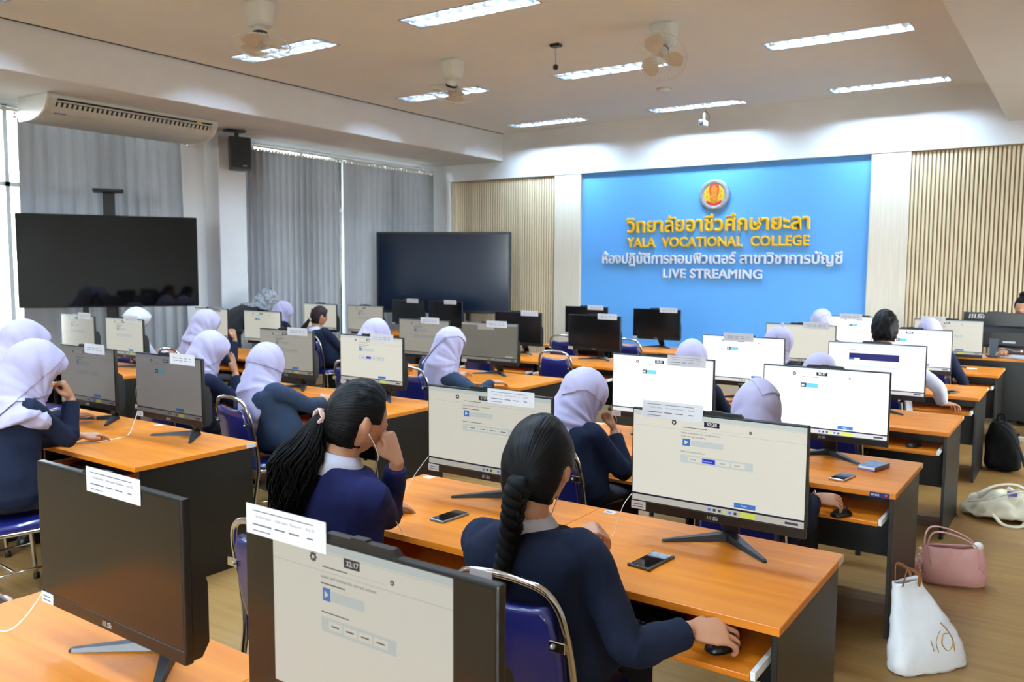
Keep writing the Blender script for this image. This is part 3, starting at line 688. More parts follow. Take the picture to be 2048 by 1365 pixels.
# ================================================================== BANQUET CHAIRS
def make_chair():
    """stacking chair: origin on the floor under the seat centre, sitter faces +y"""
    t = thing('banquet_chair', '', 'chair')
    R = .0115; hw = .195; yb = -.20; ZT = .865
    # back hoop runs from the rear feet up and over
    def side(s): return [(s*.205,-.27,.0),(s*.20,-.235,.22),(s*.195,-.20,.43),(s*.192,-.215,.60),(s*.183,-.245,.74)]
    arch = [(-.165,-.262,.81),(-.13,-.272,.848),(-.07,-.276,.862),(0,-.277,.866),(.07,-.276,.862),(.13,-.272,.848),(.165,-.262,.81)]
    path = catmull(side(-1)+arch+side(1)[::-1], 5)
    bm = bm_new(); tube(bm, path, R, 10, flat=1.0); obj('back_frame', bm, M_chrome, t)
    for s in (-1,1):
        bm = bm_new(); tube(bm, catmull([(s*.195,-.20,.40),(s*.20,.0,.39),(s*.20,.17,.38),(s*.205,.205,.35),(s*.212,.235,.0)],5), R, 10); lg = obj('leg', bm, M_chrome, t)
        bm = bm_new(); lathe(bm, [(.016,0),(.016,.03),(.012,.034)], 10, (s*.212,.235,0)); obj('foot_cap', bm, M_rubber, lg)
        bm = bm_new(); lathe(bm, [(.016,0),(.016,.03),(.012,.034)], 10, (s*.205,-.27,0)); obj('rear_foot_cap', bm, M_rubber, t)
        bm = bm_new(); tube(bm, [(s*.202,-.237,.2),(s*.209,.22,.2)], .007, 8); obj('side_stretcher', bm, M_chrome, t)
    bm = bm_new(); tube(bm, [(-.2,-.02,.2),(.2,-.02,.2)], .007, 8); obj('cross_stretcher', bm, M_chrome, t)
    # padded seat
    bm = bm_new(); lists = []
    for z,k in ((.385,.93),(.392,1.0),(.412,1.02),(.432,.99),(.440,.90),(.443,.5)):
        ring = []
        for i in range(28):
            a = 2*PI*i/28; c,s2 = math.cos(a), math.sin(a); e = .5
            x = .205*k*math.copysign(abs(c)**e,c); y = .205*k*math.copysign(abs(s2)**e,s2)
            ring.append((x,y+.01,z))
        lists.append(ring)
    skin(bm, rings_from(bm, lists)); obj('seat', bm, M_vinyl, t, True)
    # shield-shaped padded back
    prof = [(.47,.135),(.50,.158),(.56,.170),(.64,.170),(.72,.162),(.77,.152),(.80,.136)]
    bm = bm_new(); lists = []
    def yc(z): return -.20-.075*max(0,(z-.45)/.42)**1.1
    for f,th in ((0,.0),(.0,.015),(1,.026)):
        pass
    outline = [(hwid,z) for z,hwid in prof] + [(.09,.792),(.03,.785),(-.03,.785),(-.09,.792)] + [(-hwid,z) for z,hwid in prof[::-1]] + [(-.06,.462),(.06,.462)]
    for off,k in ((-.022,.90),(-.018,.97),(-.006,1.0),(.012,1.0),(.026,.97),(.032,.88)):
        lists.append([(x*k, yc(z)+off, (z-.63)*k+.63) for x,z in outline])
    skin(bm, rings_from(bm, lists)); bk = obj('backrest', bm, M_vinyl, t, True)
    for s in (-1,1):
        bm = bm_new(); bx(bm, (min(s*.145,s*.195),yc(.70)-.026,.685), (max(s*.145,s*.195),yc(.70)-.02,.715), bevel=.002); obj('bracket', bm, M_chrome, bk)
        bm = bm_new(); lathe(bm, [(0,-.008),(.006,-.006),(.008,0)], 10, (s*.158,yc(.70)-.026,.70), axis='y'); obj('screw', bm, M_screw, bk)
    return t
chair0 = make_chair(); cused = [False]; CK = list(chair0.children)
KIDS[chair0.name] = CK
def chair(x, y, rz, label):
    t = copy_tree(chair0) if cused[0] else chair0; cused[0] = True
    t.location = (x,y,0); t.rotation_euler = (0,0,math.radians(rz)); return tag(t, label, 'chair', 'chrome and blue vinyl chairs')
BC = 'blue vinyl chrome-framed chair '
c1 = chair(-1.28,2.07,2, BC+'carrying the braided girl in the foreground')
bm = bm_new(); bx(bm,(-.095,-.2925,.846),(-.02,-.2885,.872)); obj('paper_tag', bm, M_paper, c1)
chair(-2.17,1.99,2, BC+'carrying the wavy-haired girl, behind the 32:17 screen')
chair(-2.12,3.62,0, BC+'under the lilac hijab girl with hand at her cheek')
chair(-1.17,3.62,0, BC+'under the girl whose bracelet hand rests on the tray')
chair(-2.18,5.42,0, BC+'in the fourth row, right block, left seat')
chair(-1.25,5.42,0, BC+'in the fourth row, right block, aisle seat')
chair(-2.2,7.12,0, BC+'in the fifth row, right block, left seat')
chair(-1.3,7.12,0, BC+'under the black-haired boy')
chair(-2.2,8.82,0, BC+'in the row nearest the blue wall, right block, left seat')
chair(-1.2,8.82,0, BC+'in the row nearest the blue wall, right block, aisle seat')
chair(-5.3,1.98,0, BC+'under the hijab wearer farthest left')
chair(-4.42,1.90,-4, BC+'wrapped in clear film under the large lilac hijab at left')
chair(-5.32,3.55,0, BC+'under the hijab girl holding her ear')
chair(-4.42,3.56,-6, BC+'beside the leaning girl in blazer, hoop in front of her')
chair(-5.35,5.46,0, BC+'left of the bright cream screen, middle block')
chair(-4.62,5.44,0, BC+'right of the bright cream screen, behind pale hijab girl')
chair(-4.36,7.30,3, BC+'empty, at the fifth-row desk, fully seen from behind')
chair(-5.30,7.30,-3, BC+'empty, mostly hidden behind the grey log-in screen')
chair(-5.30,9.02,0, BC+'empty, left of the larger dark screen before the pilaster')
chair(-4.42,9.02,0, BC+'empty, right of the larger dark screen before the blue wall')
chair(-8.27,5.07,0, BC+'under the white-capped girl below the television')
chair(-7.55,5.14,0, BC+'under the tall hijab girl at the left block')
chair(-8.44,7.05,0, BC+'behind the cream screen below the bending woman')
chair(-7.70,7.10,0, BC+'under the ponytailed girl, far left block')
chair(-8.55,3.60,0, BC+'third row of the left block, wall-side seat')
chair(-7.65,3.60,0, BC+'third row of the left block, right seat')

# ================================================================== TELEVISION ON STAND (wall side)
def panel_thing(name, label, cat, c, ang, w, h, d, bez, m_glass, parts):
    t = thing(name, label, cat, (c[0],c[1],0), ang)
    z = c[2]
    bm = bm_new(); bx(bm,(-w/2,-d/2,z-h/2),(w/2,d/2,z+h/2),bevel=.006); obj('casing', bm, M_blackpl, t)
    bm = bm_new(); bx(bm,(-w/2+bez,-d/2-.002,z-h/2+bez*1.5),(w/2-bez,-d/2+.002,z+h/2-bez)); obj('screen', bm, m_glass, t)
    return t
tv = panel_thing('television', 'wide black television on a floor stand before the curtains', 'television', (-9.0,5.135,1.735), math.radians(59.3), 1.82, 1.02, .05, .008, M_tvoff, ())
bm = bm_new(); bx(bm,(-.06,.03,.0),(.06,.09,2.50),bevel=.004); obj('mast', bm, M_blackpl, tv)
bm = bm_new(); bx(bm,(-.155,-.12,2.50),(.155,.14,2.53),bevel=.006); obj('camera_shelf', bm, M_blackpl, tv)
bm = bm_new(); bx(bm,(-.45,.02,1.5),(.45,.035,1.56)); bx(bm,(-.45,.02,1.9),(.45,.035,1.96)); obj('mount_bracket', bm, M_blackpl, tv)
for s in (-1,1):
    bm = bm_new(); bx(bm,(min(s*.30,s*.24),.03,.06),(max(s*.30,s*.24),.09,1.25),bevel=.004); obj('post', bm, M_blackpl, tv)
    bm = bm_new(); bx(bm,(min(s*.42,s*.34),.02,.0),(max(s*.42,s*.34),.34,.08),bevel=.006); obj('foot', bm, M_blackpl, tv)
bm = bm_new(); bx(bm,(-.30,.03,.70),(.30,.09,.76)); bx(bm,(-.4,.02,.05),(.4,.08,.10)); obj('crossbar', bm, M_blackpl, tv)
# interactive display near the corner
M_ifp = mat('display_glass', (24,36,56), .14, var=.05, nscale=1.5, spec=.6)
ifp = panel_thing('display_screen', 'large blue-black interactive display on a stand near the corner', 'display', (-8.50,10.36,1.60), math.radians(25.9), 2.19, 1.29, .085, .035, M_ifp, ())
for s in (-1,1):
    bm = bm_new(); bx(bm,(min(s*.42,s*.35),.05,.05),(max(s*.42,s*.35),.12,1.5),bevel=.004); obj('post', bm, M_gun, ifp)
    bm = bm_new(); bx(bm,(min(s*.44,s*.34),-.30,.0),(max(s*.44,s*.34),.40,.05),bevel=.006); obj('foot', bm, M_blackpl, ifp)
bm = bm_new(); bx(bm,(-.42,-.12,.80),(.42,.12,.83),bevel=.004); obj('shelf', bm, M_gun, ifp)

# ================================================================== AIR CONDITIONER under the beam
ac = thing('air_conditioner', 'long white ceiling-hung air conditioner above the wall-side television', 'air conditioner', (-8.9,4.46,3.465))
M_acdark = mat('grille_dark', (30,30,32), .7)
prof = [(-.62,0),(.0,0),(.02,-.02),(.015,-.05),(-.055,-.145),(-.09,-.18),(-.20,-.225),(-.33,-.245),(-.62,-.245)]
bm = bm_new(); prism(bm, prof, .03, 2.02, plane='xz'); obj('body', bm, M_offwhite, ac)
for y0,y1 in ((-.0,.03),(2.02,2.05)):
    bm = bm_new(); prism(bm, [(x*1.01-.003,z*1.02) for x,z in prof], y0, y1, plane='xz'); bmesh.ops.bevel(bm, geom=list(bm.edges), offset=.008, segments=2, affect='EDGES'); obj('end_cap', bm, M_whitepl, ac)
def ac_pt(f, out=0.): a = V((.017,0,-.045)); b2 = V((-.057,0,-.147)); n = V((.81,0,-.59)); return a+(b2-a)*f+n*out
bm = bm_new()
for f0,f1 in ((.04,.22),(.36,.80)):
    a,b2 = ac_pt(f0,.002), ac_pt(f1,.002); quad(bm,[(a.x,.10,a.z),(a.x,1.96,a.z),(b2.x,1.96,b2.z),(b2.x,.10,b2.z)])
obj('outlet_slot', bm, M_acdark, ac)
vb = bm_new(); a,b2 = ac_pt(.38,.012), ac_pt(.80,.012); a2,b3 = ac_pt(.38,.003), ac_pt(.80,.003)
quad(vb,[(a.x,0,a.z),(b2.x,.0,b2.z),(b2.x,.028,b2.z),(a.x,.028,a.z)]); quad(vb,[(a.x,0,a.z),(a2.x,.0,a2.z),(b3.x,0,b3.z),(b2.x,0,b2.z)])
vme = to_mesh(vb,'vane'); vme.materials.append(M_offwhite)
for k in range(34): inst('vane', vme, ac, (0,.12+k*.0545,0))
bm = bm_new(); a,b2 = ac_pt(.02,.004), ac_pt(.24,.004); bx(bm,(a.x-.012,1.74,a.z-.03),(a.x+.004,1.80,a.z-.005)); obj('energy_sticker', bm, mat('yellow_sticker',(240,214,40),.5), ac)
bm = bm_new(); bx(bm,(-.107,.12,-.192),(-.100,.24,-.184)); obj('badge', bm, mat('blue_badge',(70,72,150),.5), ac)

# ================================================================== LOUDSPEAKER on the column
sp = thing('loudspeaker', 'black loudspeaker hung high on the white window column', 'loudspeaker', (-9.26,7.06,2.94), math.radians(72))
bm = bm_new(); prism(bm, [(-.125,-.03),(-.14,-.13),(.14,-.13),(.125,-.03),(.09,.10),(-.09,.10)], 0,.42, plane='xy'); bmesh.ops.bevel(bm, geom=list(bm.edges), offset=.012, segments=2, affect='EDGES'); obj('cabinet', bm, M_blackpl, sp)
bm = bm_new(); bx(bm,(-.125,-.138,.03),(.125,-.128,.40),bevel=.004); obj('grille', bm, mat('speaker_grille',(24,25,27),.7,bump=.5,bscale=220), sp)
bm = bm_new(); bx(bm,(.02,-.141,.045),(.07,-.137,.055)); obj('badge', bm, M_logo, sp)
bm = bm_new(); bx(bm,(-.02,.0,.42),(.02,.06,.50)); bx(bm,(-.15,-.04,.495),(.10,.10,.515)); bx(bm,(-.02,.05,.1),(.02,.19,.14)); obj('bracket', bm, M_blackpl, sp)

# ================================================================== ORBIT FANS
M_fanw = mat('fan_white', (226,228,222), .4, var=.03); M_blade = mat('fan_blade_cream', (226,206,182), .35, var=.04, trans=.0, translucent=.35)
M_cage = mat('fan_cage_wire', (232,230,226), .35, var=.02)
def make_fan():
    t = thing('orbit_fan','', 'fan')
    bm = bm_new(); lists = []
    for z,k in ((0,1.0),(-.03,1.0),(-.16,.86),(-.20,.80),(-.205,.6)):
        lists.append([(.125*k*math.copysign(abs(math.cos(2*PI*i/24))**.6,math.cos(2*PI*i/24)), .10*k*math.copysign(abs(math.sin(2*PI*i/24))**.6,math.sin(2*PI*i/24)), z) for i in range(24)])
    skin(bm, rings_from(bm, lists)); obj('ceiling_base', bm, M_fanw, t, True)
    bm = bm_new(); bx(bm,(.098,-.03,-.09),(.116,.0,-.05)); obj('rating_sticker', bm, MATS['yellow_sticker'], t)
    hd = bpy.data.objects.new('head_pivot', None); COL.objects.link(hd)
    return t
def fan(loc, tilt, label, spin=0.):
    """orbiting ceiling fan at rest: tilt = direction the guard faces"""
    t = make_fan(); t.location = loc; tag(t, label, 'fan', 'orbit fans on the ceiling')
    bpy.data.objects.remove(bpy.data.objects['head_pivot'])
    d = V(tilt).normalized(); Mx = d.to_track_quat('Z','X').to_matrix().to_4x4(); c = V((0,0,-.20))
    M4 = Matrix.Translation(c) @ Mx
    def part(nm, bm, m, par=t):
        bmesh.ops.transform(bm, matrix=M4, verts=bm.verts); return obj(nm, bm, m, par)
    bm = bm_new(); tube(bm, [(0,0,-.10),(0,0,.02)], [.055,.05], 14); part('swivel', bm, M_fanw)
    bm = bm_new(); lathe(bm, [(.0,.0),(.05,.0),(.062,.02),(.06,.10),(.04,.125),(0,.13)], 18); mo = part('motor', bm, M_fanw)
    bm = bm_new(); lathe(bm, [(.063,.055),(.064,.06),(.064,.075),(.063,.08)], 18); part('motor_vent', bm, M_acdark, mo)
    R_ = .245
    bm = bm_new()
    for k in range(3):
        a0 = 2*PI*k/3+spin; rows = []
        for i in range(7):
            r = .03+.185*i/6; w = .45+.85*math.sin(PI*min(1,(i+.8)/7.2)); rows.append([(r*math.cos(a0+w*(j/6-.5)), r*math.sin(a0+w*(j/6-.5)), .165+.02*(j/6-.5)*2) for j in range(7)])
        skin(bm, rings_from(bm, rows), closed=False)
    lathe(bm, [(0,.14),(.03,.145),(.032,.175),(.02,.19),(0,.192)], 14); part('blades', bm, M_blade)
    bm = bm_new()
    def ringz(r,z,w): tube(bm, [(r*math.cos(2*PI*k/40),r*math.sin(2*PI*k/40),z) for k in range(41)], w, 5)
    ringz(R_,.165,.0050); ringz(.045,.235,.003); ringz(.13,.225,.0015); ringz(.13,.11,.0015)
    for k in range(36):
        a = 2*PI*k/36; ca,sa = math.cos(a),math.sin(a)
        tube(bm, [(r*ca,r*sa,z) for r,z in ((.04,.235),(.13,.225),(.20,.195),(R_,.165))], .0015, 4); tube(bm, [(r*ca,r*sa,z) for r,z in ((.05,.10),(.13,.108),(.20,.135),(R_,.165))], .0015, 4)
    g = part('wire_guard', bm, M_cage); g['kind'] = 'stuff'
    bm = bm_new(); lathe(bm, [(0,.234),(.042,.234),(.04,.24),(0,.242)], 18); part('guard_badge', bm, M_fanw)
    return t
fan((-5.90,4.76,HC),(.10,-.12,-1),'white orbit ceiling fan above the leftmost ceiling light',.3)
fan((-5.78,7.21,HC),(-.45,.28,-.8),'white orbit ceiling fan between the two left ceiling lights, tilted',.9)
fan((-3.33,7.24,HC),(.12,-.75,-.72),'white orbit ceiling fan showing its round guard, middle of the ceiling',.2)


# hanging microphone, smoke detector, CCTV
t = thing('hanging_microphone','black ball microphone hanging from a small black ceiling plate','microphone',(-4.51,7.27,HC))
bm = bm_new(); bx(bm,(-.055,-.04,-.03),(.055,.04,0),bevel=.006); obj('ceiling_plate', bm, M_blackpl, t)
bm = bm_new(); tube(bm, [(0,0,-.02),(0,0,-.2)], .003, 6); tube(bm, catmull([(-.01,0,-.03),(-.02,0,-.06),(-.012,0,-.1),(0,0,-.11)],4), .0015, 5); obj('stem', bm, M_blackpl, t)
bm = bm_new(); sphere(bm,(0,0,-.225),(.028,.028,.030)); obj('microphone_head', bm, M_blackpl, t)
t = thing('smoke_detector','flat white smoke detector on the ceiling below the round fan','smoke detector',(-4.49,9.80,HC))
bm = bm_new(); lathe(bm,[(0,-.045),(.07,-.045),(.09,-.03),(.095,0),(0,0)],24); obj('cover', bm, M_whitepl, t)
bm = bm_new(); lathe(bm,[(.096,-.006),(.1,-.004),(.1,0),(.096,0)],24); obj('mounting_ring', bm, M_alu, t)
t = thing('security_camera','small white security camera hanging before the white bulkhead','camera',(-4.56,11.3,HC))
bm = bm_new(); tube(bm,[(0,0,0),(0,0,-.17)],.014,8); obj('arm', bm, M_whitepl, t)
bm = bm_new(); bx(bm,(-.04,-.10,-.245),(.04,.06,-.165),bevel=.008); obj('camera_body', bm, M_whitepl, t)
bm = bm_new(); bx(bm,(-.035,-.104,-.238),(.035,-.098,-.172),bevel=.003); sphere(bm,(0,-.104,-.205),(.016,.008,.016),10,6); obj('lens', bm, M_gun, t)
bm = bm_new(); tube(bm,catmull([(0,.03,-.02),(.05,.05,-.08),(.05,.06,-.15),(.02,.06,-.19)],5),.004,6); obj('camera_cable', bm, M_gun, t)

# ================================================================== PEOPLE
def sm(a, b, x):
    t = max(0., min(1., (x-a)/(b-a))); return t*t*(3-2*t)
def basis(yaw, pitch, roll=0.):
    """columns right, forward, up for a head or body; yaw ccw from +y, pitch > 0 looks down (degrees)"""
    return (Euler((0,0,math.radians(yaw))).to_matrix() @ Euler((-math.radians(pitch),0,0)).to_matrix() @ Euler((0,math.radians(roll),0)).to_matrix())
def head_dir_radius(d, hair=0.):
    """skull and face surface for a unit direction in the head frame"""
    x,y,z = d
    p = V((x*.0735, y*(.088 if y > 0 else .100), z*.114))
    if y > 0:
        j = sm(-.15,-1.0,z); p.x *= 1-.30*j; p.y *= 1-.05*j
        p.y += .024*math.exp(-((x/.15)**2+((z+.17)/.15)**2)) + .010*math.exp(-((x/.13)**2+((z-.03)/.16)**2))
        p.y -= .010*math.exp(-(((abs(x)-.40)/.17)**2+((z-.05)/.10)**2))
        p.y += .007*math.exp(-((x/.25)**2+((z+.50)/.07)**2)) - .005*math.exp(-((x/.3)**2+((z+.60)/.05)**2)) + .008*math.exp(-((x/.3)**2+((z+.80)/.14)**2))
        p.y += .005*math.exp(-((x/.6)**2+((z-.2)/.08)**2))
    else:
        p.z += .004*sm(0,-1,y)*(1 if z > 0 else 0); p.x *= 1-.12*sm(-.2,-1,z)
    return p
def head_geo(bm, c, B, sc=1.0, nu=40, nv=28):
    rings = []
    for j in range(1,nv):
        th = PI*j/nv; ring = []
        for i in range(nu):
            a = 2*PI*i/nu; d = (math.sin(th)*math.cos(a), math.sin(th)*math.sin(a), math.cos(th))
            ring.append(bm.verts.new(c + B @ (head_dir_radius(d)*sc)))
        rings.append(ring)
    skin(bm, rings)
    for s in (-1,1):      # ears
        lists = []
        for k,(r,o) in enumerate(((.2,-.006),(.9,-.002),(1.0,.006),(.75,.013),(.3,.014))):
            lists.append([c + B @ (V((s*(.071+o), -.008+.017*r*math.cos(2*PI*i/12)-.006*math.sin(2*PI*i/12), -.004+.029*r*math.sin(2*PI*i/12)))*sc) for i in range(12)])
        skin(bm, rings_from(bm, lists))
def tie_uv(me, c, B, tie):
    """strand coordinates radiating from the place where the hair is gathered (seam turned downward)"""
    uv = me.uv_layers.new(name='strand'); ax = V(tie).normalized(); u0 = (V((0,0,1))-ax*ax.z).normalized(); v0 = ax.cross(u0); Bi = B.inverted()
    ds = [(Bi @ (v.co-c)).normalized() for v in me.vertices]
    for p in me.polygons:
        us = [math.atan2(ds[i].dot(v0), ds[i].dot(u0))/(2*PI)+.5 for i in p.vertices]
        if max(us)-min(us) > .5: us = [u+1 if u < .5 else u for u in us]
        for k,i,u in zip(p.loop_indices, p.vertices, us): uv.data[k].uv = (u, math.acos(max(-1,min(1,ds[i].dot(ax))))/PI)
def hair_mat(name, col, sc=(90,1.2,1)):
    m = bpy.data.materials.new(name); m.use_nodes = True; nt = m.node_tree; N = nt.nodes; L = nt.links; b = N['Principled BSDF']
    uvn = N.new('ShaderNodeUVMap'); uvn.uv_map = 'strand'; mp = N.new('ShaderNodeMapping'); mp.inputs['Scale'].default_value = sc; L.new(uvn.outputs[0], mp.inputs[0])
    nz = N.new('ShaderNodeTexNoise'); nz.inputs['Scale'].default_value = 1.5; nz.inputs['Detail'].default_value = 5; L.new(mp.outputs[0], nz.inputs['Vector'])
    rp = N.new('ShaderNodeValToRGB'); c = srgb(*col); rp.color_ramp.elements[0].color = tuple(x*.5 for x in c[:3])+(1,); rp.color_ramp.elements[1].color = tuple(min(1,x*1.7) for x in c[:3])+(1,)
    L.new(nz.outputs['Fac'], rp.inputs[0]); L.new(rp.outputs[0], b.inputs['Base Color'])
    bp = N.new('ShaderNodeBump'); bp.inputs['Strength'].default_value = .55; bp.inputs['Distance'].default_value = .006; L.new(nz.outputs['Fac'], bp.inputs['Height']); L.new(bp.outputs[0], b.inputs['Normal'])
    b.inputs['Roughness'].default_value = .46; b.inputs['Specular IOR Level'].default_value = .12
    return m
H_black = hair_mat('black_hair', (13,12,13)); H_brown = hair_mat('dark_brown_hair', (36,24,24))
def hair_cap(c, B, sc, tie=(0,-.8,.1), puff=1.10, noise_a=.0, boy=False, nu=72, nv=44):
    bm = bm_new(); rings = []
    for j in range(1,nv):
        th = PI*j/nv; ring = []
        for i in range(nu):
            a = 2*PI*i/nu; d = V((math.sin(th)*math.cos(a), math.sin(th)*math.sin(a), math.cos(th))); x,y,z = d
            face = sm(.42,.60,y-.22*max(0,z))*sm(.66,.50,z)                       # forehead and face stay bare
            ear = sm(.60,.80,abs(x))*sm(-.36,-.16,y)*sm(.06,-.10,z)               # around the ear
            low = sm(-.66,-.84,z) if not boy else sm(-.60,-.74,z)
            if y > -.05: low = max(low, sm(-.12,-.34,z)*sm(-.05,.12,y))
            bare = max(face, ear, low)
            k = puff + noise_a*mnoise.noise(d*5.5) + .012*math.sin(9*math.atan2(x,z+.3))*(1-bare)
            if boy: k += .05*sm(.1,.9,z)+.03*mnoise.noise(d*9)*noise_a*8
            p = head_dir_radius((x,min(y,.55) if y > .55 else y,z)); base = V((x*.0735,y*(.090 if y>0 else .100),z*.114))
            q = base*k*(1-bare) + base*.86*bare
            ring.append(bm.verts.new(c + B @ (q*sc)))
        rings.append(ring)
    skin(bm, rings); me = to_mesh(bm, 'hair', True); tie_uv(me, c, B, tie); return me
def hand_geo(bm, w, d, n, side, kind='relaxed', sc=1.0):
    """palm, four fingers and a thumb; w wrist, d pointing direction, n back-of-hand normal"""
    d = d.normalized(); n = (n - d*n.dot(d)).normalized(); r = d.cross(n); th = -r*side      # thumb side
    P = lambda a,b,c2: w + d*(a*sc) + th*(b*sc) + n*(c2*sc)
    lists = []
    for a,hw,ht in ((-.02,.024,.018),(.0,.026,.018),(.03,.036,.0165),(.065,.041,.0145),(.088,.040,.012),(.094,.034,.007)):
        lists.append([P(a, hw*math.cos(2*PI*k/14), ht*math.sin(2*PI*k/14)) for k in range(14)])
    skin(bm, rings_from(bm, lists))
    curl = {'relaxed':(18,30,22),'mouse':(22,40,30),'fist':(78,88,58),'flat':(4,6,5),'pinch':(48,48,26)}[kind]
    for q,(off,ln,fan) in enumerate(((.0325,.076,9),(.011,.084,3),(-.0115,.078,-4),(-.032,.062,-11))):
        p = P(.086,off,.0); ang = 0.; fd = (d*math.cos(math.radians(fan)) + th*math.sin(math.radians(fan))).normalized(); pts = [P(.055,off,.0), p]; rad = [.0090*sc,.0086*sc]
        for s2,(fr,c2) in enumerate(zip((.44,.31,.25),curl)):
            ang += math.radians(c2*(1+.08*q)); v = fd*math.cos(ang) - n*math.sin(ang)
            p = p + v*(ln*fr*sc); pts.append(p); rad.append((.0080,.0074,.0058)[s2]*sc)
        tube(bm, catmull(pts,3), [rad[min(len(rad)-1,int(i/3))]+(rad[min(len(rad)-1,int(i/3)+1)]-rad[min(len(rad)-1,int(i/3))])*(i%3)/3 for i in range(3*(len(pts)-1)+1)], 9)
    tc = {'relaxed':-.010,'mouse':-.018,'fist':-.034,'flat':.0,'pinch':-.030}[kind]; out = {'fist':.028,'pinch':.034}.get(kind,.058)
    tube(bm, catmull([P(.012,.018,-.004),P(.036,.040,-.008+tc*.3),P(.062,.040+(out-.04)*.6,-.008+tc*.7),P(.088,out,-.008+tc)],3), [.013*sc,.0128*sc,.0124*sc,.012*sc,.0116*sc,.011*sc,.0106*sc,.010*sc,.009*sc,.0072*sc], 10)
def ik(S, W, l1, l2, hint):
    D = W-S; L = D.length; k = 1.0
    if L > (l1+l2)*.995: k = L/((l1+l2)*.995)
    l1 *= k; l2 *= k; a = (l1*l1-l2*l2+L*L)/(2*L); h = math.sqrt(max(1e-6,l1*l1-a*a)); u = D.normalized()
    hv = (hint - u*hint.dot(u)).normalized(); return S + u*a + hv*h
def sell(c, R, F, hw, hd, e=.72, n=30):
    out = []
    for i in range(n):
        a = 2*PI*i/n; cc,ss = math.cos(a),math.sin(a)
        out.append(c + R*(hw*math.copysign(abs(cc)**e,cc)) + F*(hd*math.copysign(abs(ss)**e,ss)))
    return out
TORSO = ((-.10,.165,.115),(.0,.185,.13),(.15,.178,.128),(.35,.158,.115),(.55,.168,.120),(.70,.182,.120),(.80,.190,.112),(.87,.178,.100),(.93,.135,.085),(.98,.088,.070),(1.02,.065,.062))
def person(label, hip, head, yaw, pitch, arms, top, hijab=None, hair=None, body_yaw=0., roll=0., vox=.0115, standing=False, near=False, bulk=1.0, sc=1.06, collar=False, legs=True, sho_yaw=None, nk=(.145,.038)):
    """one figure: continuous skin body; blazer, skirt, hijab or hair are its clothing parts. positions are world metres"""
    O = V((hip[0],hip[1],0)); t = thing('person', label, 'person', O); hp = V((0,0,hip[2] if len(hip) > 2 else .555)); hc = V(head)-O
    B = basis(yaw, pitch, roll); Hr,Hf,Hu = B.col[0],B.col[1],B.col[2]
    Bb = basis(body_yaw, 0); Rb,Fb = Bb.col[0],Bb.col[1]
    Bs = basis(body_yaw if sho_yaw is None else sho_yaw, 0); Rs = Bs.col[0]
    nb = hc - Hu*nk[0]*sc - Hf*nk[1]*sc + V((0,0,-.008))
    up = (nb-hp).normalized()
    sp = bez(hp, hp+V((0,0,.17))-Fb*.015, nb-(up*.6+V((0,0,.4)))*.15-Fb*.03, nb, 24)
    def at(s):
        f = max(0,min(1,s))*24; i = min(23,int(f)); p = sp[i].lerp(sp[i+1],f-i); tg = (sp[i+1]-sp[i]).normalized()
        if s < 0: p = p + tg*(s*.5)
        if s > 1: p = p + tg*((s-1)*.5)
        k = max(0,min(1,s)); r = (Rb*(1-k)+Rs*k).normalized(); r = (r-tg*r.dot(tg)).normalized(); return p, r, tg.cross(r), tg
    bm = bm_new(); cl = bm_new(); sk = bm_new()
    skin(bm, rings_from(bm, [sell(at(s)[0],at(s)[1],at(s)[2],hw*.86*bulk,hd*.84*bulk) for s,hw,hd in TORSO]))
    skin(cl, rings_from(cl, [sell(at(s)[0],at(s)[1],at(s)[2],(hw*1.03+.004)*bulk,(hd*1.06+.004)*bulk) for s,hw,hd in TORSO[:-1]]))
    head_geo(bm, hc, B, sc)
    tube(bm, [hc-Hu*.05*sc-Hf*.02*sc, hc-Hu*.105*sc-Hf*.030*sc, nb-up*.05], [.050*sc,.051*sc,.062*sc], 16)
    p86, r86, f86, t86 = at(.845)
    for side,key in ((1,'R'),(-1,'L')):
        a = arms.get(key)
        S = p86 + r86*(side*.166*bulk) - t86*.012
        if a is None: W = S + Fb*.36 - r86*(side*.05); W.z = .745; kind,dv,nv,hint = 'relaxed', Fb, V((0,0,1)), None
        else:
            W = V(a[0])-O; kind = a[1] if len(a) > 1 else 'relaxed'; dv = V(a[2]) if len(a) > 2 and a[2] else None; nv = V(a[3]) if len(a) > 3 and a[3] else V((0,0,1)); hint = V(a[4]) if len(a) > 4 and a[4] else None
        if hint is None: hint = r86*(side*.55) - V((0,0,1))*.8 - Fb*.3
        E = ik(S, W, .275, .235, hint)
        if dv is None: dv = W-E
        inn = S - r86*(side*.07) - t86*.01
        pts = catmull([inn,S,S.lerp(E,.5),E,E.lerp(W,.5),W],4)
        def rr(base): return [base[min(5,i//4)]+(base[min(5,i//4+1)]-base[min(5,i//4)])*(i%4)/4 for i in range(len(pts))]
        tube(bm, pts, rr([.05,.047,.041,.036,.034,.024]), 14)
        hand_geo(bm, W, dv, nv, side, kind, .97*sc)
        cpts = pts[:-1] if True else pts
        tube(cl, cpts, [r*bulk for r in rr([.064,.064,.055,.048,.047,.040])][:len(cpts)], 16)
        if near:      # soft folds at the elbow
            for k in range(4):
                f = .62+.10*k; i = int(f*len(pts)*.72); q = pts[i]; tg = (pts[i+1]-pts[i-1]).normalized(); o1 = tg.orthogonal().normalized(); o2 = tg.cross(o1)
                tube(cl, [q+(o1*math.cos(b2)+o2*math.sin(b2))*.047*bulk+tg*(.012*math.sin(2*b2+k)) for b2 in [k+PI*1.2*j/8 for j in range(9)]], [.003,.006,.008,.009,.009,.009,.008,.006,.003], 6)
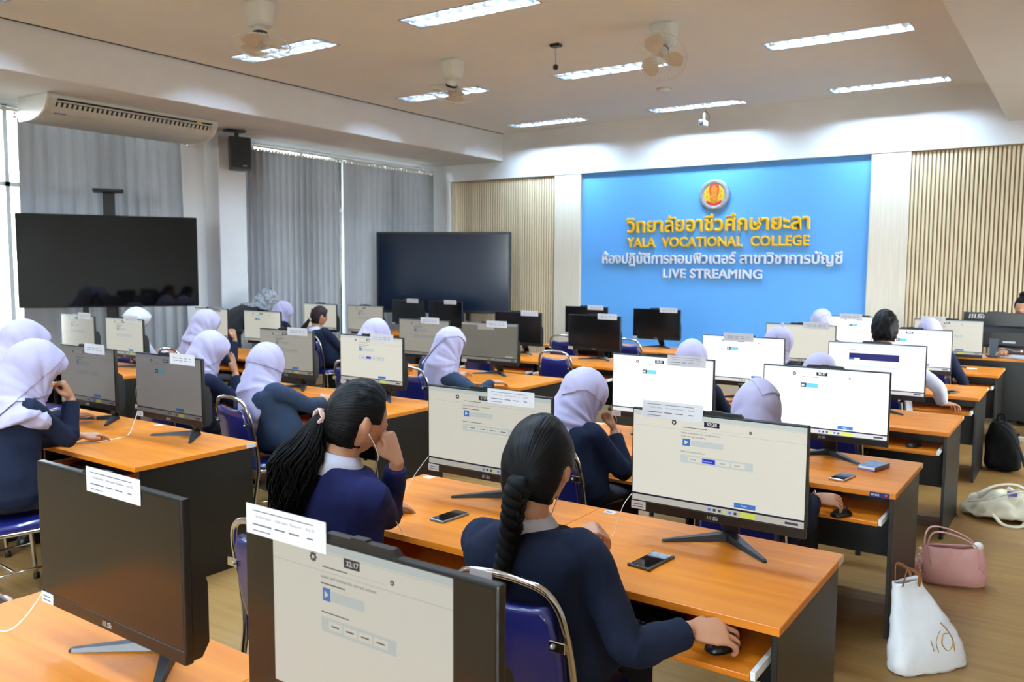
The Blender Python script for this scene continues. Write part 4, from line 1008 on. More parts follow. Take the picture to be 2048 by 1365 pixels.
    if not standing and legs:
        lists = []
        for s,w,h2 in ((-.08,.16,.082),(.05,.178,.082),(.16,.18,.046),(.30,.172,.038),(.40,.16,.036)):
            lists.append(sell(V((0,0,hp.z-.015-.16*max(0,min(s,.25))))+Fb*s, Rb, V((0,0,1)), w, h2, .8, 24))
        skin(sk, rings_from(sk, lists))
        lists = []
        for z,k in ((.520,.14),(.46,.165),(.30,.165),(.17,.165)): lists.append(sell(V((0,0,z))+Fb*(.36), Rb, Fb, k, .075, .8, 24))
        skin(sk, rings_from(sk, lists))
        for s in (-1,1):
            tube(bm, [Rb*(s*.08)+V((0,0,hp.z-.04)), Rb*(s*.085)+Fb*.38+V((0,0,.47)), Rb*(s*.085)+Fb*.37+V((0,0,.25)), Rb*(s*.085)+Fb*.36+V((0,0,.07))], [.055,.042,.042,.034], 12)
            sh = bm_new(); lists = []
            for y,w,z1 in ((-.09,.022,.05),(-.06,.034,.075),(.0,.038,.085),(.07,.042,.06),(.13,.036,.045),(.155,.018,.03)):
                lists.append([Rb*(s*.085+x)+Fb*(.37+y)+V((0,0,z)) for x,z in ((-w,0.004),(w,0.004),(w,z1*.6),(w*.5,z1),(-w*.5,z1),(-w,z1*.6))])
            skin(sh, rings_from(sh, lists)); obj('shoe', sh, M_blackpl, t, True)
    if standing:
        skin(sk, rings_from(sk, [sell(V((0,0,z))+Fb*o, Rb, Fb, w, d, .85, 26) for z,w,d,o in ((hp.z+.08,.19,.14,0),(hp.z-.1,.20,.15,-.02),(.45,.22,.17,-.03),(.12,.25,.19,-.03),(.03,.25,.19,-.03))]))
        for s in (-1,1): tube(bm, [Rb*(s*.08)+V((0,0,hp.z)), Rb*(s*.09)-Fb*.03+V((0,0,.45)), Rb*(s*.09)-Fb*.03+V((0,0,.03))], [.07,.05,.04], 12)
    obj('body', remesh(bm, vox, 2, .4), M_skin, t)
    obj('skirt' if not standing else 'robe_skirt', remesh(sk, .014, 3), M_skirt if not standing else top, t)
    bz = remesh(cl, max(.0075,vox*1.15) if near else .012, 5 if near else 3, .5)
    amp = .006 if near else .004
    nrm = [v.normal.copy() for v in bz.vertices]
    for v,vn in zip(bz.vertices,nrm):      # cloth wrinkles
        n1 = mnoise.noise(v.co*9.0+O); n2 = mnoise.noise(V((v.co.x*22,v.co.y*22,v.co.z*9))+O); v.co += vn*(amp*n1+amp*.55*n2)
    obj('blazer' if top in (M_navy,M_navy2) else 'shirt' if not standing else 'robe', bz, top, t)
    if collar:
        cb = bm_new(); lists = []
        for k,(rr_,up_) in enumerate(((.060,.032),(.066,.036),(.078,.012),(.094,-.022),(.090,-.026),(.072,.0),(.058,.018))):
            lists.append([nb + r86*(rr_*math.cos(a2)) + f86*(rr_*.98*math.sin(a2)-.012) + t86*(up_*(1-.25*math.sin(a2))-.006) for a2 in [PI*.72+2*PI*.78*j/30 for j in range(31)]])
        rg = rings_from(cb, lists); skin(cb, rg+[rg[0]], cap=False, closed=False); obj('shirt_collar', cb, M_shirt, t, True)
    ctx = dict(bulk=bulk, t=t, O=O, hc=hc, B=B, nb=nb, at=at, sc=sc, r=r86, f=f86, tt=t86, Hr=Hr, Hf=Hf, Hu=Hu)
    if hijab is not None: make_hijab(ctx, vox=.0075 if near else .0105, **hijab)
    if hair is not None: hair(ctx)
    return ctx
def make_hijab(c, m=None, vox=.010, drop=.20, width=.178, tip=.08, tip_a=0., seed=0, layers=(), brim=.012, side_pt=0., back=.145):
    """headscarf: dome over the head, gathered under the chin, draped over shoulders and back, folded layers on top"""
    hc,B,nb,sc,R,F,T = c['hc'],c['B'],c['nb'],c['sc'],c['r'],c['f'],c['tt']; m = m or M_hijab
    Hr,Hf,Hu = c['Hr'],c['Hf'],c['Hu']; rnd = random.Random(seed); bm = bm_new(); nu,nv = 56,30; rings = []
    for j in range(1,nv-3):
        th = PI*j/nv; ring = []
        for i in range(nu):
            a = 2*PI*i/nu; d = V((math.sin(th)*math.cos(a), math.sin(th)*math.sin(a), math.cos(th)))
            p = V((d.x*.102, d.y*(.114 if d.y > 0 else .126), d.z*.136)) + V((0,-.006,.004))
            if d.y > .3: p.y += brim*sm(.3,.9,d.y)*sm(-.2,.4,d.z)        # starched peak over the forehead
            ring.append(bm.verts.new(hc + B @ (p*sc)))
        rings.append(ring)
    skin(bm, rings)
    ph = [rnd.uniform(0,6.28) for _ in range(4)]; lists = []; N = 64; steps = 15; top = hc - Hu*.01*sc - Hf*.012*sc; base = nb - T*.01
    for j in range(steps+1):
        f = j/steps
        if f < .42:      # cheeks to the base of the neck, no waist
            k = f/.42; cc = top.lerp(base, k); hw = .100+.036*k*k; hd = .118+.016*k; Rr = (Hr*(1-k)+R*k).normalized(); Ff = (Hf*(1-k)+F*k).normalized(); Ff = (Ff-Rr*Ff.dot(Rr)).normalized()
        else:
            k = (f-.42)/.58; s_ = .97-k*drop/.46; cc,Rr,Ff,_t = c['at'](s_); cc = base.lerp(cc,sm(0,.3,k)); hd_t = .07
            for (sa_,w0,d0),(sb_,w1,d1) in zip(TORSO,TORSO[1:]):
                if sa_ <= s_ <= sb_: hd_t = d0+(d1-d0)*(s_-sa_)/(sb_-sa_)
            hw = .136+(width-.136)*sm(0,.7,k); hd = max(.134,hd_t*c['bulk']*1.06+.030)/sc
        ring = []
        for i in range(N):
            a = 2*PI*i/N; ca,sa = math.cos(a),math.sin(a); g = sm(.1,1,f)
            fold = 1+g*(.045*math.sin(5*a+ph[0]+2.2*f)+.032*math.sin(9*a+ph[1]-1.5*f)+.018*math.sin(15*a+ph[2]))
            p = cc + Rr*(hw*ca*fold*sc) + Ff*(hd*sa*fold*sc)
            if f > .42:
                k = (f-.42)/.58; da = (a+PI/2-tip_a+PI)%(2*PI)-PI; db = abs((a+PI/2+PI)%(2*PI)-PI)       # measured from straight behind
                p -= T*(tip*k*math.exp(-(da/.75)**2)); p += T*(.055*k*k*math.exp(-((db-PI/2)/.5)**2))
            ring.append(p)
        lists.append(ring)
    skin(bm, rings_from(bm, lists))
    if side_pt:      # stiff corner sticking out at the crown
        tube(bm, [hc + B @ V((.02,-.03,.12)), hc + B @ V((.04,-.04,.15+side_pt))], [.022,.005], 8)
    me = remesh(bm, vox, 3, .5); b2 = bmesh.new(); b2.from_mesh(me); bpy.data.meshes.remove(me); Bi = B.inverted(); dele = []
    b2.normal_update(); nr = [v.normal.copy() for v in b2.verts]
    for v,n in zip(b2.verts,nr):      # tension folds fan out from under the chin, soft creases elsewhere
        p = (Bi @ (v.co-hc))/sc; psi = math.atan2(p.z+.13, -(p.y-.06)); wv = mnoise.noise(p*6+V((seed,0,0)))
        w = sm(.025,.07,abs(p.x))*sm(.11,.03,p.z)*sm(-.30,-.14,p.z)
        v.co += n*(w*(.0048*math.sin(11*psi+seed+2.5*wv)+.0022*math.sin(23*psi+2*seed)) + .0035*mnoise.noise(v.co*10+V((seed,0,0))) + .0020*mnoise.noise(V((v.co.x*34,v.co.y*34,v.co.z*12))))
        if p.y > .035 and (p.x/.062)**2 + ((p.z+.018)/.094)**2 < 1: dele.append(v)
    bmesh.ops.delete(b2, geom=dele, context='VERTS')
    me = bpy.data.meshes.new('hijab'); b2.to_mesh(me)
    def thick(me, t):
        ob = bpy.data.objects.new('tmp', me); so = ob.modifiers.new('s','SOLIDIFY'); so.thickness = t; so.offset = -1
        out = evaluated(ob); bpy.data.objects.remove(ob); bpy.data.meshes.remove(me)
        for p in out.polygons: p.use_smooth = True
        return out
    h = obj('hijab', thick(me,.003), m, c['t'])
    for k,planes in enumerate(layers):      # a second layer of the folded cloth with its own edge
        b3 = b2.copy()
        for p0,n in planes:
            bmesh.ops.bisect_plane(b3, geom=list(b3.verts)+list(b3.edges)+list(b3.faces), plane_co=hc + B @ (V(p0)*sc), plane_no=B @ V(n), clear_inner=True)
        b3.normal_update(); nr = [v.normal.copy() for v in b3.verts]
        for v,n in zip(b3.verts,nr): v.co += n*(.006+.004*k+.002*mnoise.noise(v.co*16))
        if len(b3.faces) > 8:
            l3 = bpy.data.meshes.new('scarf_layer'); b3.to_mesh(l3); obj('scarf_layer', thick(l3,.0035), m, h)
        b3.free()
    b2.free()
# --------------------------------------------------------------- hair styles
def strand_uv(me, n):
    uv = me.uv_layers.new(name='strand')
    for lp in me.loops:
        co = me.vertices[lp.vertex_index].co; uv.data[lp.index].uv = ((co.x*7+co.y*9)%1, co.z*2)
def braid_hair(c):
    hc,B,sc,t = c['hc'],c['B'],c['sc'],c['t']; tie = V((.008,-.118,-.062))
    obj('hair', hair_cap(hc,B,sc,tie,1.19,.02), H_black, t)
    T0 = hc + B @ (tie*sc); bm = bm_new()
    path = catmull([T0+V((.0,.015,.004)), T0+V((-.002,-.012,-.016)), T0+V((-.006,-.022,-.07)), T0+V((-.014,-.026,-.15)), T0+V((-.026,-.032,-.22)), T0+V((-.032,-.036,-.29))], 10)
    pts,Tg,Aa = frame_path(path); n = len(pts)
    for s in range(3):
        line = []; rad = []
        for i in range(n):
            u = i/(n-1); w = 2*PI*(4.2*u)+2*PI*s/3; a = .021*(1-.25*u)*sm(0,.12,u); Bv = Tg[i].cross(Aa[i])
            line.append(pts[i] + Aa[i]*(a*math.sin(w)) + Bv*(a*.55*math.sin(2*w))); rad.append(.0215*(1-.30*u)*(.8+.2*sm(0,.1,u)))
        line2 = catmull(line,2); tube(bm, line2, [rad[min(n-1,i//2)] for i in range(len(line2))], 10)
    me = to_mesh(bm,'braid',True); strand_uv(me,1); obj('braid', me, H_black, t)
    bm = bm_new(); lathe(bm, [(.017,-.006),(.022,-.004),(.022,.004),(.017,.006)], 16); me = to_mesh(bm,'hair_tie',True); o = obj('hair_tie', me, M_blackpl, t); o.location = T0+V((-.004,-.014,-.008)); o.rotation_euler = V((-.3,-.7,-.6)).to_track_quat('Z','Y').to_euler()
def ponytail(c, tie, mid, end, nstr, wave, mcap, r0=.006, spread=.05, tail_r=.5, puff=1.10):
    hc,B,sc,t = c['hc'],c['B'],c['sc'],c['t']
    obj('hair', hair_cap(hc,B,sc,tie,puff,.03), mcap, t)
    T0 = hc + B @ (V(tie)*sc); rnd = random.Random(3); bm = bm_new()
    for k in range(nstr):
        a = rnd.uniform(0,2*PI); q = math.sqrt(rnd.random()); o = V((math.cos(a)*q, math.sin(a)*q, 0)); p1 = rnd.uniform(0,6.28); ln = rnd.uniform(.82,1.05)
        pts = []
        for i in range(13):
            u = i/12*ln; base = T0.lerp(T0+V(mid),min(1,u*2)) if u < .5 else (T0+V(mid)).lerp(T0+V(end),(u-.5)*2)
            s2 = .012+spread*math.sin(PI*min(1,u*.80+.03))
            pts.append(base + V((o.x*s2, o.y*s2*.8, -abs(o.x)*.0)) + V((math.sin(14*u+p1),math.cos(12*u+p1),0))*(wave*sm(.1,.5,u)))
        tube(bm, catmull(pts,2), [r0*(1.0 if i < 18 else max(.12,1-(i-18)/8)) for i in range(25)], 5)
    core = [T0, T0+V(mid)*.5, T0+V(mid), (T0+V(mid)).lerp(T0+V(end),.5), (T0+V(mid)).lerp(T0+V(end),.85)]; tube(bm, catmull(core,4), [.012+spread*.50*math.sin(PI*min(1,.02+.8*(i/16)**1.3)) for i in range(17)], 14)
    me = to_mesh(bm,'ponytail',True); strand_uv(me,1); obj('ponytail', me, mcap, t)
    return T0
# --------------------------------------------------------------- the students
UPV = (0,0,1)
def p1hair(c):
    braid_hair(c)
    bm = bm_new(); hc,B = c['hc'],c['B']; lists = []      # black face mask with ear loop
    for z,w in ((-.005,.62),(-.03,.92),(-.06,.95),(-.09,.72)):
        lists.append([hc + B @ (head_dir_radius(V((math.sin(a)*math.cos(math.asin(max(-1,z/.114))),math.cos(a)*math.cos(math.asin(max(-1,z/.114))),z/.114)))*1.05) for a in [w*1.5*(k/12-.5)*2 for k in range(13)]])
    skin(bm, rings_from(bm, lists), closed=False)
    for s in (-1,1): tube(bm, catmull([hc+B@V((s*.070,.02,-.02)), hc+B@V((s*.080,-.012,.012)), hc+B@V((s*.082,-.034,-.005)), hc+B@V((s*.076,-.02,-.045)), hc+B@V((s*.066,.02,-.06))],4), .0018, 5)
    obj('face_mask', bm, M_blackpl, c['t'], True)
P1 = person('girl with a long black braid in navy blazer, seated in the foreground', (-1.27,2.05), (-1.305,2.03,1.112), 10, 22,
    {'R':((-.895,2.215,.652),'mouse',(.80,.60,-.05),(.22,-.48,.85),(.25,-.75,-1)), 'L':((-1.43,2.42,.765),'pinch',(.75,.55,.35),(-.3,-.4,.9),(-.8,.2,-.8))}, M_navy, hair=p1hair, vox=.0044, near=True, bulk=1.08, sc=1.19, collar=True, nk=(.128,.0))
def p2hair(c):
    T0 = ponytail(c, (-.035,-.108,-.012), (-.045,-.075,-.15), (-.065,-.085,-.37), 520, .011, H_black, .0031, .080)
    bm = bm_new(); B = c['B']
    for k in range(4):
        a = k*PI/4; pts = [T0 + V((.004,-.012,-.002)) + (B @ V((math.cos(b2)*.026, math.sin(3*b2+a)*.007, math.sin(b2)*.026))) for b2 in [2*PI*j/30+a for j in range(31)]]; tube(bm, pts, .0042, 6)
    obj('scrunchie', bm, mat('pink_scrunchie',(214,176,172),.6), c['t'])
    e = c['hc'] + B @ V((.082,.004,-.020)); bm = bm_new(); sphere(bm, e, (.008,.007,.009), 10, 8); tube(bm, [e, e+V((.0,.006,-.022))], .003, 6); eb = obj('earphone', bm, M_whitepl, c['t'])
    bm = bm_new(); tube(bm, catmull([e+V((0,.006,-.02)), e+V((.012,.02,-.06)), e+V((.012,.035,-.10)), e+V((-.01,.05,-.14)), e+V((-.02,.09,-.26)), e+V((.02,.15,-.40))],5), .0013, 5); obj('earphone_cord', bm, M_cable, eb)
P2 = person('girl with wavy black ponytail, pink hair tie and white earphone, royal-blue blazer', (-2.15,2.03), (-2.075,2.06,1.17), -18, 12,
    {'R':((-2.0,2.175,1.01),'fist',(-.35,-.1,.9),(.9,.2,.2),(-.2,-.1,-1)), 'L':((-2.34,2.42,.72),'relaxed',(.5,.8,0),UPV)}, M_navy2, hair=p2hair, body_yaw=-4, roll=6, vox=.007, near=True, sc=1.14, collar=True, nk=(.132,.02))
P3 = person('girl in lilac hijab resting her cheek on her fist, right block third row', (-2.14,3.66), (-2.14,3.76,1.03), -32, 24,
    {'R':((-2.02,3.875,.845),'fist',(-.35,.05,.9),(.8,.5,.1),(.5,.3,-1)), 'L':((-2.26,4.05,.72),'relaxed',(.4,.9,0),UPV)}, M_navy, hijab=dict(seed=3,tip=.0,drop=.16,width=.148,layers=[[((.03,-.11,-.05),(-.75,.1,.62)),((.03,-.11,-.05),(.80,.25,.45))]]), body_yaw=-6, vox=.0065, near=True, sc=1.04)
P4 = person('girl in pale hijab with a bracelet, hand on the aisle-side tray', (-1.16,3.66), (-1.225,3.75,1.045), 14, 24,
    {'R':((-.985,3.865,.652),'mouse',(.90,.42,-.05),(.15,-.40,.9),(.1,-1,-.35)), 'L':((-1.36,3.99,.73),'relaxed',(.3,.9,0),UPV)}, M_navy, hijab=dict(seed=5,tip=.06,layers=[[((.03,-.12,.035),(-.55,.0,.83)),((.03,-.12,.035),(.85,.1,.5))]]), vox=.005, near=True)
bm = bm_new(); w = V((-.985,3.865,.652))-P4['O']; dd = V((.90,.42,-.05)).normalized(); o1 = dd.orthogonal().normalized(); o2 = dd.cross(o1)
tube(bm, [w+dd*.004+(o1*math.cos(a)+o2*math.sin(a))*.034 for a in [2*PI*k/24 for k in range(25)]], .0022, 6); obj('bracelet', bm, M_chrome, P4['t'])
person('girl in smooth lilac hijab behind the grey-slipped bright screen', (-2.2,5.45), (-2.255,5.47,1.06), 6, 16, {}, M_navy, hijab=dict(seed=7,tip=.05))
person('girl in lilac hijab sitting before the navy banner screen', (-1.30,5.45), (-1.385,5.47,1.02), 4, 26, {}, M_navy, hijab=dict(seed=9))
person('girl in lilac hijab with a stiff pointed fold, fifth row right block', (-2.17,7.15), (-2.16,7.15,1.06), -30, 14, {'R':((-1.92,7.42,.74),'relaxed',None,UPV)}, M_navy, hijab=dict(seed=11,tip=.09,side_pt=.03,layers=[[((.10,-.02,-.04),(.7,.3,.6))]]))
def boyhair(c): obj('hair', hair_cap(c['hc'],c['B'],c['sc'],(0,-.2,.9),1.15,.09,True), H_black, c['t'])
P8 = person('boy with short black hair in a pale lilac shirt', (-1.30,7.15), (-1.325,7.16,1.215), 12, 10, {'R':((-.90,7.28,.645),'relaxed',(.55,.8,-.1),UPV,(1,-.3,-.5)),'L':((-1.5,7.45,.73),'relaxed',None,UPV)}, M_shirt, hair=boyhair, bulk=1.08, sc=1.22, vox=.007)
person('girl in lilac hijab in the row nearest the blue wall, left of the boy', (-2.2,8.85), (-2.245,8.86,1.135), 0, 10, {}, M_navy, hijab=dict(seed=13,tip=.06,layers=[[((.0,-.12,.03),(-.6,0,.8)),((.0,-.12,.03),(.6,0,.8))]]))
person('girl in lilac hijab mostly hidden behind the screen right of the boy', (-1.2,8.85), (-1.235,8.86,1.09), 0, 12, {'R':((-.98,9.05,.64),'relaxed',None,UPV)}, M_navy, hijab=dict(seed=15))
P12 = person('girl in large lilac hijab with chin on hand, left edge of the picture', (-4.43,1.95), (-4.50,2.13,1.155), -8, 22,
    {'R':((-4.47,2.30,.985),'fist',(-.1,-.35,.9),(.5,.8,.1),(.1,.5,-1)),'L':((-4.66,2.44,.73),'relaxed',None,UPV)}, M_navy, hijab=dict(seed=17,tip=.04,drop=.17,width=.235,brim=.035,layers=[[((.09,.0,-.13),(.1,-.35,.93))],[((.09,.02,-.02),(-.1,-.86,.5))]]), vox=.006, near=True, sc=1.08)
person('girl in lilac hijab beyond the large one, against the bright window', (-5.30,2.05), (-5.34,2.47,1.215), -6, 16, {}, M_navy, hijab=dict(seed=19,brim=.035,tip=.04,drop=.17,width=.235,layers=[[((.09,.0,-.10),(.1,-.3,.95))]]), sc=1.06)
person('girl in lilac hijab holding her hand to her ear', (-5.31,3.60), (-5.27,3.74,1.075), -22, 22, {'R':((-5.20,3.90,.90),'flat',(-.15,-.1,1),(.85,.5,.0),(.4,.3,-1))}, M_navy, hijab=dict(seed=21,brim=.02,tip=.10,layers=[[((.1,.0,-.09),(.2,-.5,.85))]]), sc=1.04, vox=.007)
person('tall girl in pale lilac hijab behind the ear-holding girl', (-7.55,5.18), (-7.47,5.26,1.08), -20, 16, {'R':((-7.30,5.48,.93),'fist',(-.2,.0,1),(.7,.6,0),(.4,.3,-1))}, M_navy, hijab=dict(seed=23,drop=.30,width=.20,tip=.14,back=.165,layers=[[((.1,.0,-.12),(.2,-.4,.9))]]), sc=1.18)
P16 = person('girl in pale hijab and slate-navy blazer leaning over the desk, back to us', (-4.38,3.60), (-4.50,3.62,1.035), 12, 22, {'R':((-4.34,3.98,.75),'fist',(-.5,.6,.35),(.3,.2,.9),(1,-.2,-.5)),'L':((-4.75,3.98,.72),'relaxed',None,UPV)}, mat('slate_navy_blazer',(44,58,82),.8,var=.1,bump=.25,bscale=500,spec=.2), hijab=dict(seed=25,tip=.20,tip_a=-.5,drop=.18,back=.145,layers=[[((.0,-.12,-.02),(.12,.0,1))]]), vox=.007, near=True, sc=1.08, bulk=1.06)
def p17hair(c):
    T0 = ponytail(c, (-.025,-.108,-.045), (-.03,-.06,-.10), (-.03,-.05,-.24), 40, .004, H_brown, .006, .022)
    bm = bm_new(); B = c['B']; bx(bm, (-.035,-.008,-.010), (.035,.010,.012), bevel=.004); o = obj('hair_clip', bm, mat('cream_clip',(232,222,196),.4), c['t']); o.location = T0+V((.012,-.006,.012)); o.rotation_euler = (0,.6,.4)
person('girl with brown ponytail and cream hair clip in navy blazer, far left block', (-7.72,7.13), (-7.80,7.10,1.075), -14, 8, {'R':((-7.55,7.42,.72),'relaxed',None,UPV)}, M_navy, hair=p17hair, sc=1.1, collar=True)
person('girl in lilac hijab bowing her head above the bright cream screen', (-5.35,5.49), (-5.31,5.50,1.085), -26, 30, {}, M_navy, hijab=dict(seed=27,brim=.02), sc=1.06)
P19 = person('girl in pale hijab with folded collar flap, arm reaching over the desk', (-4.56,5.47), (-4.42,5.48,1.035), -20, 16, {'R':((-4.08,5.62,.735),'relaxed',(.5,.9,-.1),UPV,(1,-.2,-.4)),'L':((-4.62,5.80,.73),'relaxed',None,UPV)}, mat('slate_navy_blazer',(44,58,82)), hijab=dict(seed=29,tip=.16,drop=.22,layers=[[((.03,-.12,.03),(-.7,0,.7)),((.03,-.12,.03),(.75,0,.65))],[((-.03,-.12,-.12),(-.8,.0,.5))]]), sc=1.08, vox=.007)
person('girl in white cap-like hijab below the television', (-8.27,5.03), (-8.34,5.02,1.10), -24, 14, {}, M_shirt, hijab=dict(seed=31,m=mat('white_hijab',(232,232,240),.75,var=.04,bump=.1,bscale=14),brim=.03), sc=1.1)
person('girl in lilac hijab under the bending grey-scarfed woman', (-8.45,7.09), (-8.52,7.14,1.10), -20, 26, {}, M_navy, hijab=dict(seed=33), sc=1.06)
person('woman in black robe and patterned grey headscarf bending over a student', (-9.10,6.72,.86), (-8.98,7.26,1.245), -20, 34, {'R':((-8.80,7.55,.75),'relaxed',None,UPV),'L':((-9.1,7.6,.75),'relaxed',None,UPV)}, mat('black_robe',(20,22,26),.8,var=.1), hijab=dict(seed=35,m=mat('grey_patterned_scarf',(176,180,188),.75,var=.35,nscale=26,bump=.3,bscale=30),drop=.12,tip=.02,side_pt=.02), standing=True, sc=1.12, bulk=1.1)
def teacherhair(c):
    obj('hair', hair_cap(c['hc'],c['B'],c['sc'],(0,-.8,.5),1.12,.03), H_black, c['t'])
    bm = bm_new(); sphere(bm, c['hc'] + c['B'] @ V((0,-.05,.135)), (.05,.05,.04), 14, 10); me = to_mesh(bm,'hair_bun',True); strand_uv(me,1); obj('hair_bun', me, H_black, c['t'])
person('teacher with black hair bun behind the black monitor at the right edge', (-.58,11.22), (-.60,11.02,1.275), 168, 12, {'R':((-.78,10.98,.79),'relaxed',(.2,-1,-.1),UPV),'L':((-.40,10.98,.79),'relaxed',(-.2,-1,-.1),UPV)}, mat('grey_teacher_top',(110,116,124),.8), hair=teacherhair, body_yaw=175, sc=1.05)

# ================================================================== TEACHER'S DESK
td = thing('teacher_desk','orange-topped teacher desk with black front at the right edge','desk',(-.35,10.46,0))
bm = bm_new(); bx(bm,(-.95,0,.705),(.75,.62,.73),bevel=.002); obj('tabletop', bm, M_wood, td)
bm = bm_new(); bx(bm,(-.93,.03,.06),(.73,.046,.705)); obj('modesty_panel', bm, M_black, td)
for x in (-.93,.715):
    bm = bm_new(); bx(bm,(x,.03,0),(x+.018,.60,.705)); obj('side_panel', bm, M_black, td)
t = copy_tree(pc0); t.location = (-.83,10.72,.7308); t.rotation_euler = (0,0,PI); tag(t,'black teacher computer seen from behind with silver logo on its back','computer')
bm = bm_new(); sc_ = 4.2
for k in range(3): prism(bm, [(-.05+k*.026,.0),(-.036+k*.026,.0),(-.028+k*.026,.05),(-.042+k*.026,.05)], .0225,.0235, plane='xz')
prism(bm, [(.03,0),(.075,0),(.085,.03),(.052,.03),(.053,.04),(.092,.04),(.096,.05),(.042,.05),(.036,.02),(.07,.02),(.068,.01),(.032,.01)], .0225,.0235, plane='xz')
prism(bm, [(.088,0),(.10,0),(.106,.036),(.094,.036)], .0225,.0235, plane='xz')
for v in bm.verts: v.co.x = -v.co.x
o = obj('rear_logo', bm, M_logo, t); o.location = (.22,0,.42)
bm = bm_new(); bx(bm,(-.20,.0705,.16),(-.08,.0715,.18)); obj('rear_label', bm, M_paper, t)
def paper_stack(loc, w, d, n, label, rz):
    t = thing('paper_stack', label, 'papers', loc, math.radians(rz)); rnd = random.Random(n)
    for k in range(n):
        bm = bm_new(); a = rnd.uniform(-.1,.1); bx(bm,(-w/2,-d/2,0),(w/2,d/2,.004)); o = obj('sheet', bm, M_paper, t); o.location = (rnd.uniform(-.02,.02),rnd.uniform(-.02,.02),k*.0042); o.rotation_euler = (0,0,a)
paper_stack((-1.02,10.60,.73),.21,.24,6,'loose white papers left of the teacher computer',10)
paper_stack((-.55,10.58,.73),.25,.20,7,'loose white papers under the teacher computer',-12)
M_brass = mat('grey_metal_arm',(150,152,156),.35,metal=.7)
t = thing('desk_microphone','curved grey gooseneck microphone on the teacher desk','microphone',(-.80,10.52,.73))
bm = bm_new(); lathe(bm,[(.0,0),(.05,0),(.045,.02),(.015,.03),(.0,.03)],18); obj('base', bm, M_blackpl, t)
bm = bm_new(); tube(bm, catmull([(0,0,.02),(.01,0,.07),(.05,-.01,.105),(.12,-.02,.105),(.18,-.03,.085),(.23,-.03,.088)],5), .007, 8); obj('gooseneck', bm, M_brass, t)
bm = bm_new(); sphere(bm,(.24,-.03,.09),(.016,.013,.013),10,8); obj('microphone_tip', bm, mat('pink_tip',(226,170,156),.6), t)
t = thing('tripod','small grey metal phone stand beside the papers on the teacher desk','stand',(-1.08,10.50,.73))
bm = bm_new(); bx(bm,(-.012,-.006,.02),(.012,.006,.16),bevel=.002); obj('upright', bm, M_brass, t)
for k in range(3):
    bm = bm_new(); a = 2*PI*k/3+.6; tube(bm,[(0,0,.03),(.07*math.cos(a),.07*math.sin(a),.004)],.005,6); obj('leg', bm, M_brass, t)
t = thing('office_chair','grey padded chair back behind the teacher','chair',(-.58,11.26,0),math.radians(180))
bm = bm_new(); bx(bm,(-.20,-.24,.62),(.20,-.17,1.10),bevel=.03,seg=3); obj('backrest', bm, mat('grey_upholstery',(120,126,136),.85), t)
bm = bm_new(); bx(bm,(-.22,-.2,.40),(.22,.22,.47),bevel=.025,seg=3); obj('seat', bm, MATS['grey_upholstery'], t)
bm = bm_new(); tube(bm,[(0,0,.08),(0,0,.41)],.025,12); bx(bm,(-.03,-.23,.42),(.03,-.19,.68)); obj('column', bm, M_gun, t)
for k in range(5):
    bm = bm_new(); a = 2*PI*k/5; tube(bm,[(0,0,.09),(.24*math.cos(a),.24*math.sin(a),.05)],[.02,.014],8); sphere(bm,(.24*math.cos(a),.24*math.sin(a),.028),.028,10,8); obj('leg', bm, M_blackpl, t)
# power strip, black cable bundle
t = thing('power_strip','white multi-socket power strip on the floor at the right edge','power strip',(-.52,9.60,0),math.radians(-14))
bm = bm_new(); bx(bm,(-.05,-.03,0),(.42,.03,.045),bevel=.006); obj('housing', bm, M_whitepl, t)
for k in range(4):
    bm = bm_new(); lathe(bm,[(.016,.045),(.018,.047),(.0,.047)],14,(.02+k*.1,0,0)); obj('socket', bm, M_offwhite, t)
bm = bm_new(); bx(bm,(.10,-.018,.045),(.14,.018,.085),bevel=.005); tube(bm,catmull([(.12,0,.08),(.125,0,.13),(.16,0,.155),(.30,.02,.15),(.5,.05,.14)],5),.005,6); obj('plug', bm, M_whitepl, t)
bm = bm_new(); bx(bm,(.0,-.018,.045),(.035,.018,.075),bevel=.004); tube(bm,catmull([(.017,0,.07),(-.01,.01,.11),(-.04,.03,.06),(-.08,.05,.008)],5),.004,6); obj('black_plug', bm, M_blackpl, t)
t = thing('computer_tower','black computer case with dangling cables beside the teacher desk','computer case',(-.36,10.02,0))
bm = bm_new(); bx(bm,(-.02,-.10,.20),(.55,.28,.69),bevel=.008); obj('case', bm, M_black, t)
for k in range(3):
    bm = bm_new(); x = .06+k*.05; tube(bm,catmull([(x,-.115,.50-k*.01),(x+.01,-.15,.42),(x+.05,-.16,.34),(x+.12,-.13,.26),(x+.16,-.12,.05)],5),.008,6); obj('cable', bm, M_blackpl, t)
bm = bm_new(); bx(bm,(.035,-.125,.47),(.10,-.10,.50)); bx(bm,(.06,-.125,.52),(.11,-.10,.535)); obj('white_connector', bm, M_whitepl, t)
for x,y in ((.0,-.08),(.5,-.08),(.0,.24),(.5,.24)):
    bm = bm_new(); bx(bm,(x,y,0),(x+.03,y+.03,.20)); obj('leg', bm, M_black, t)

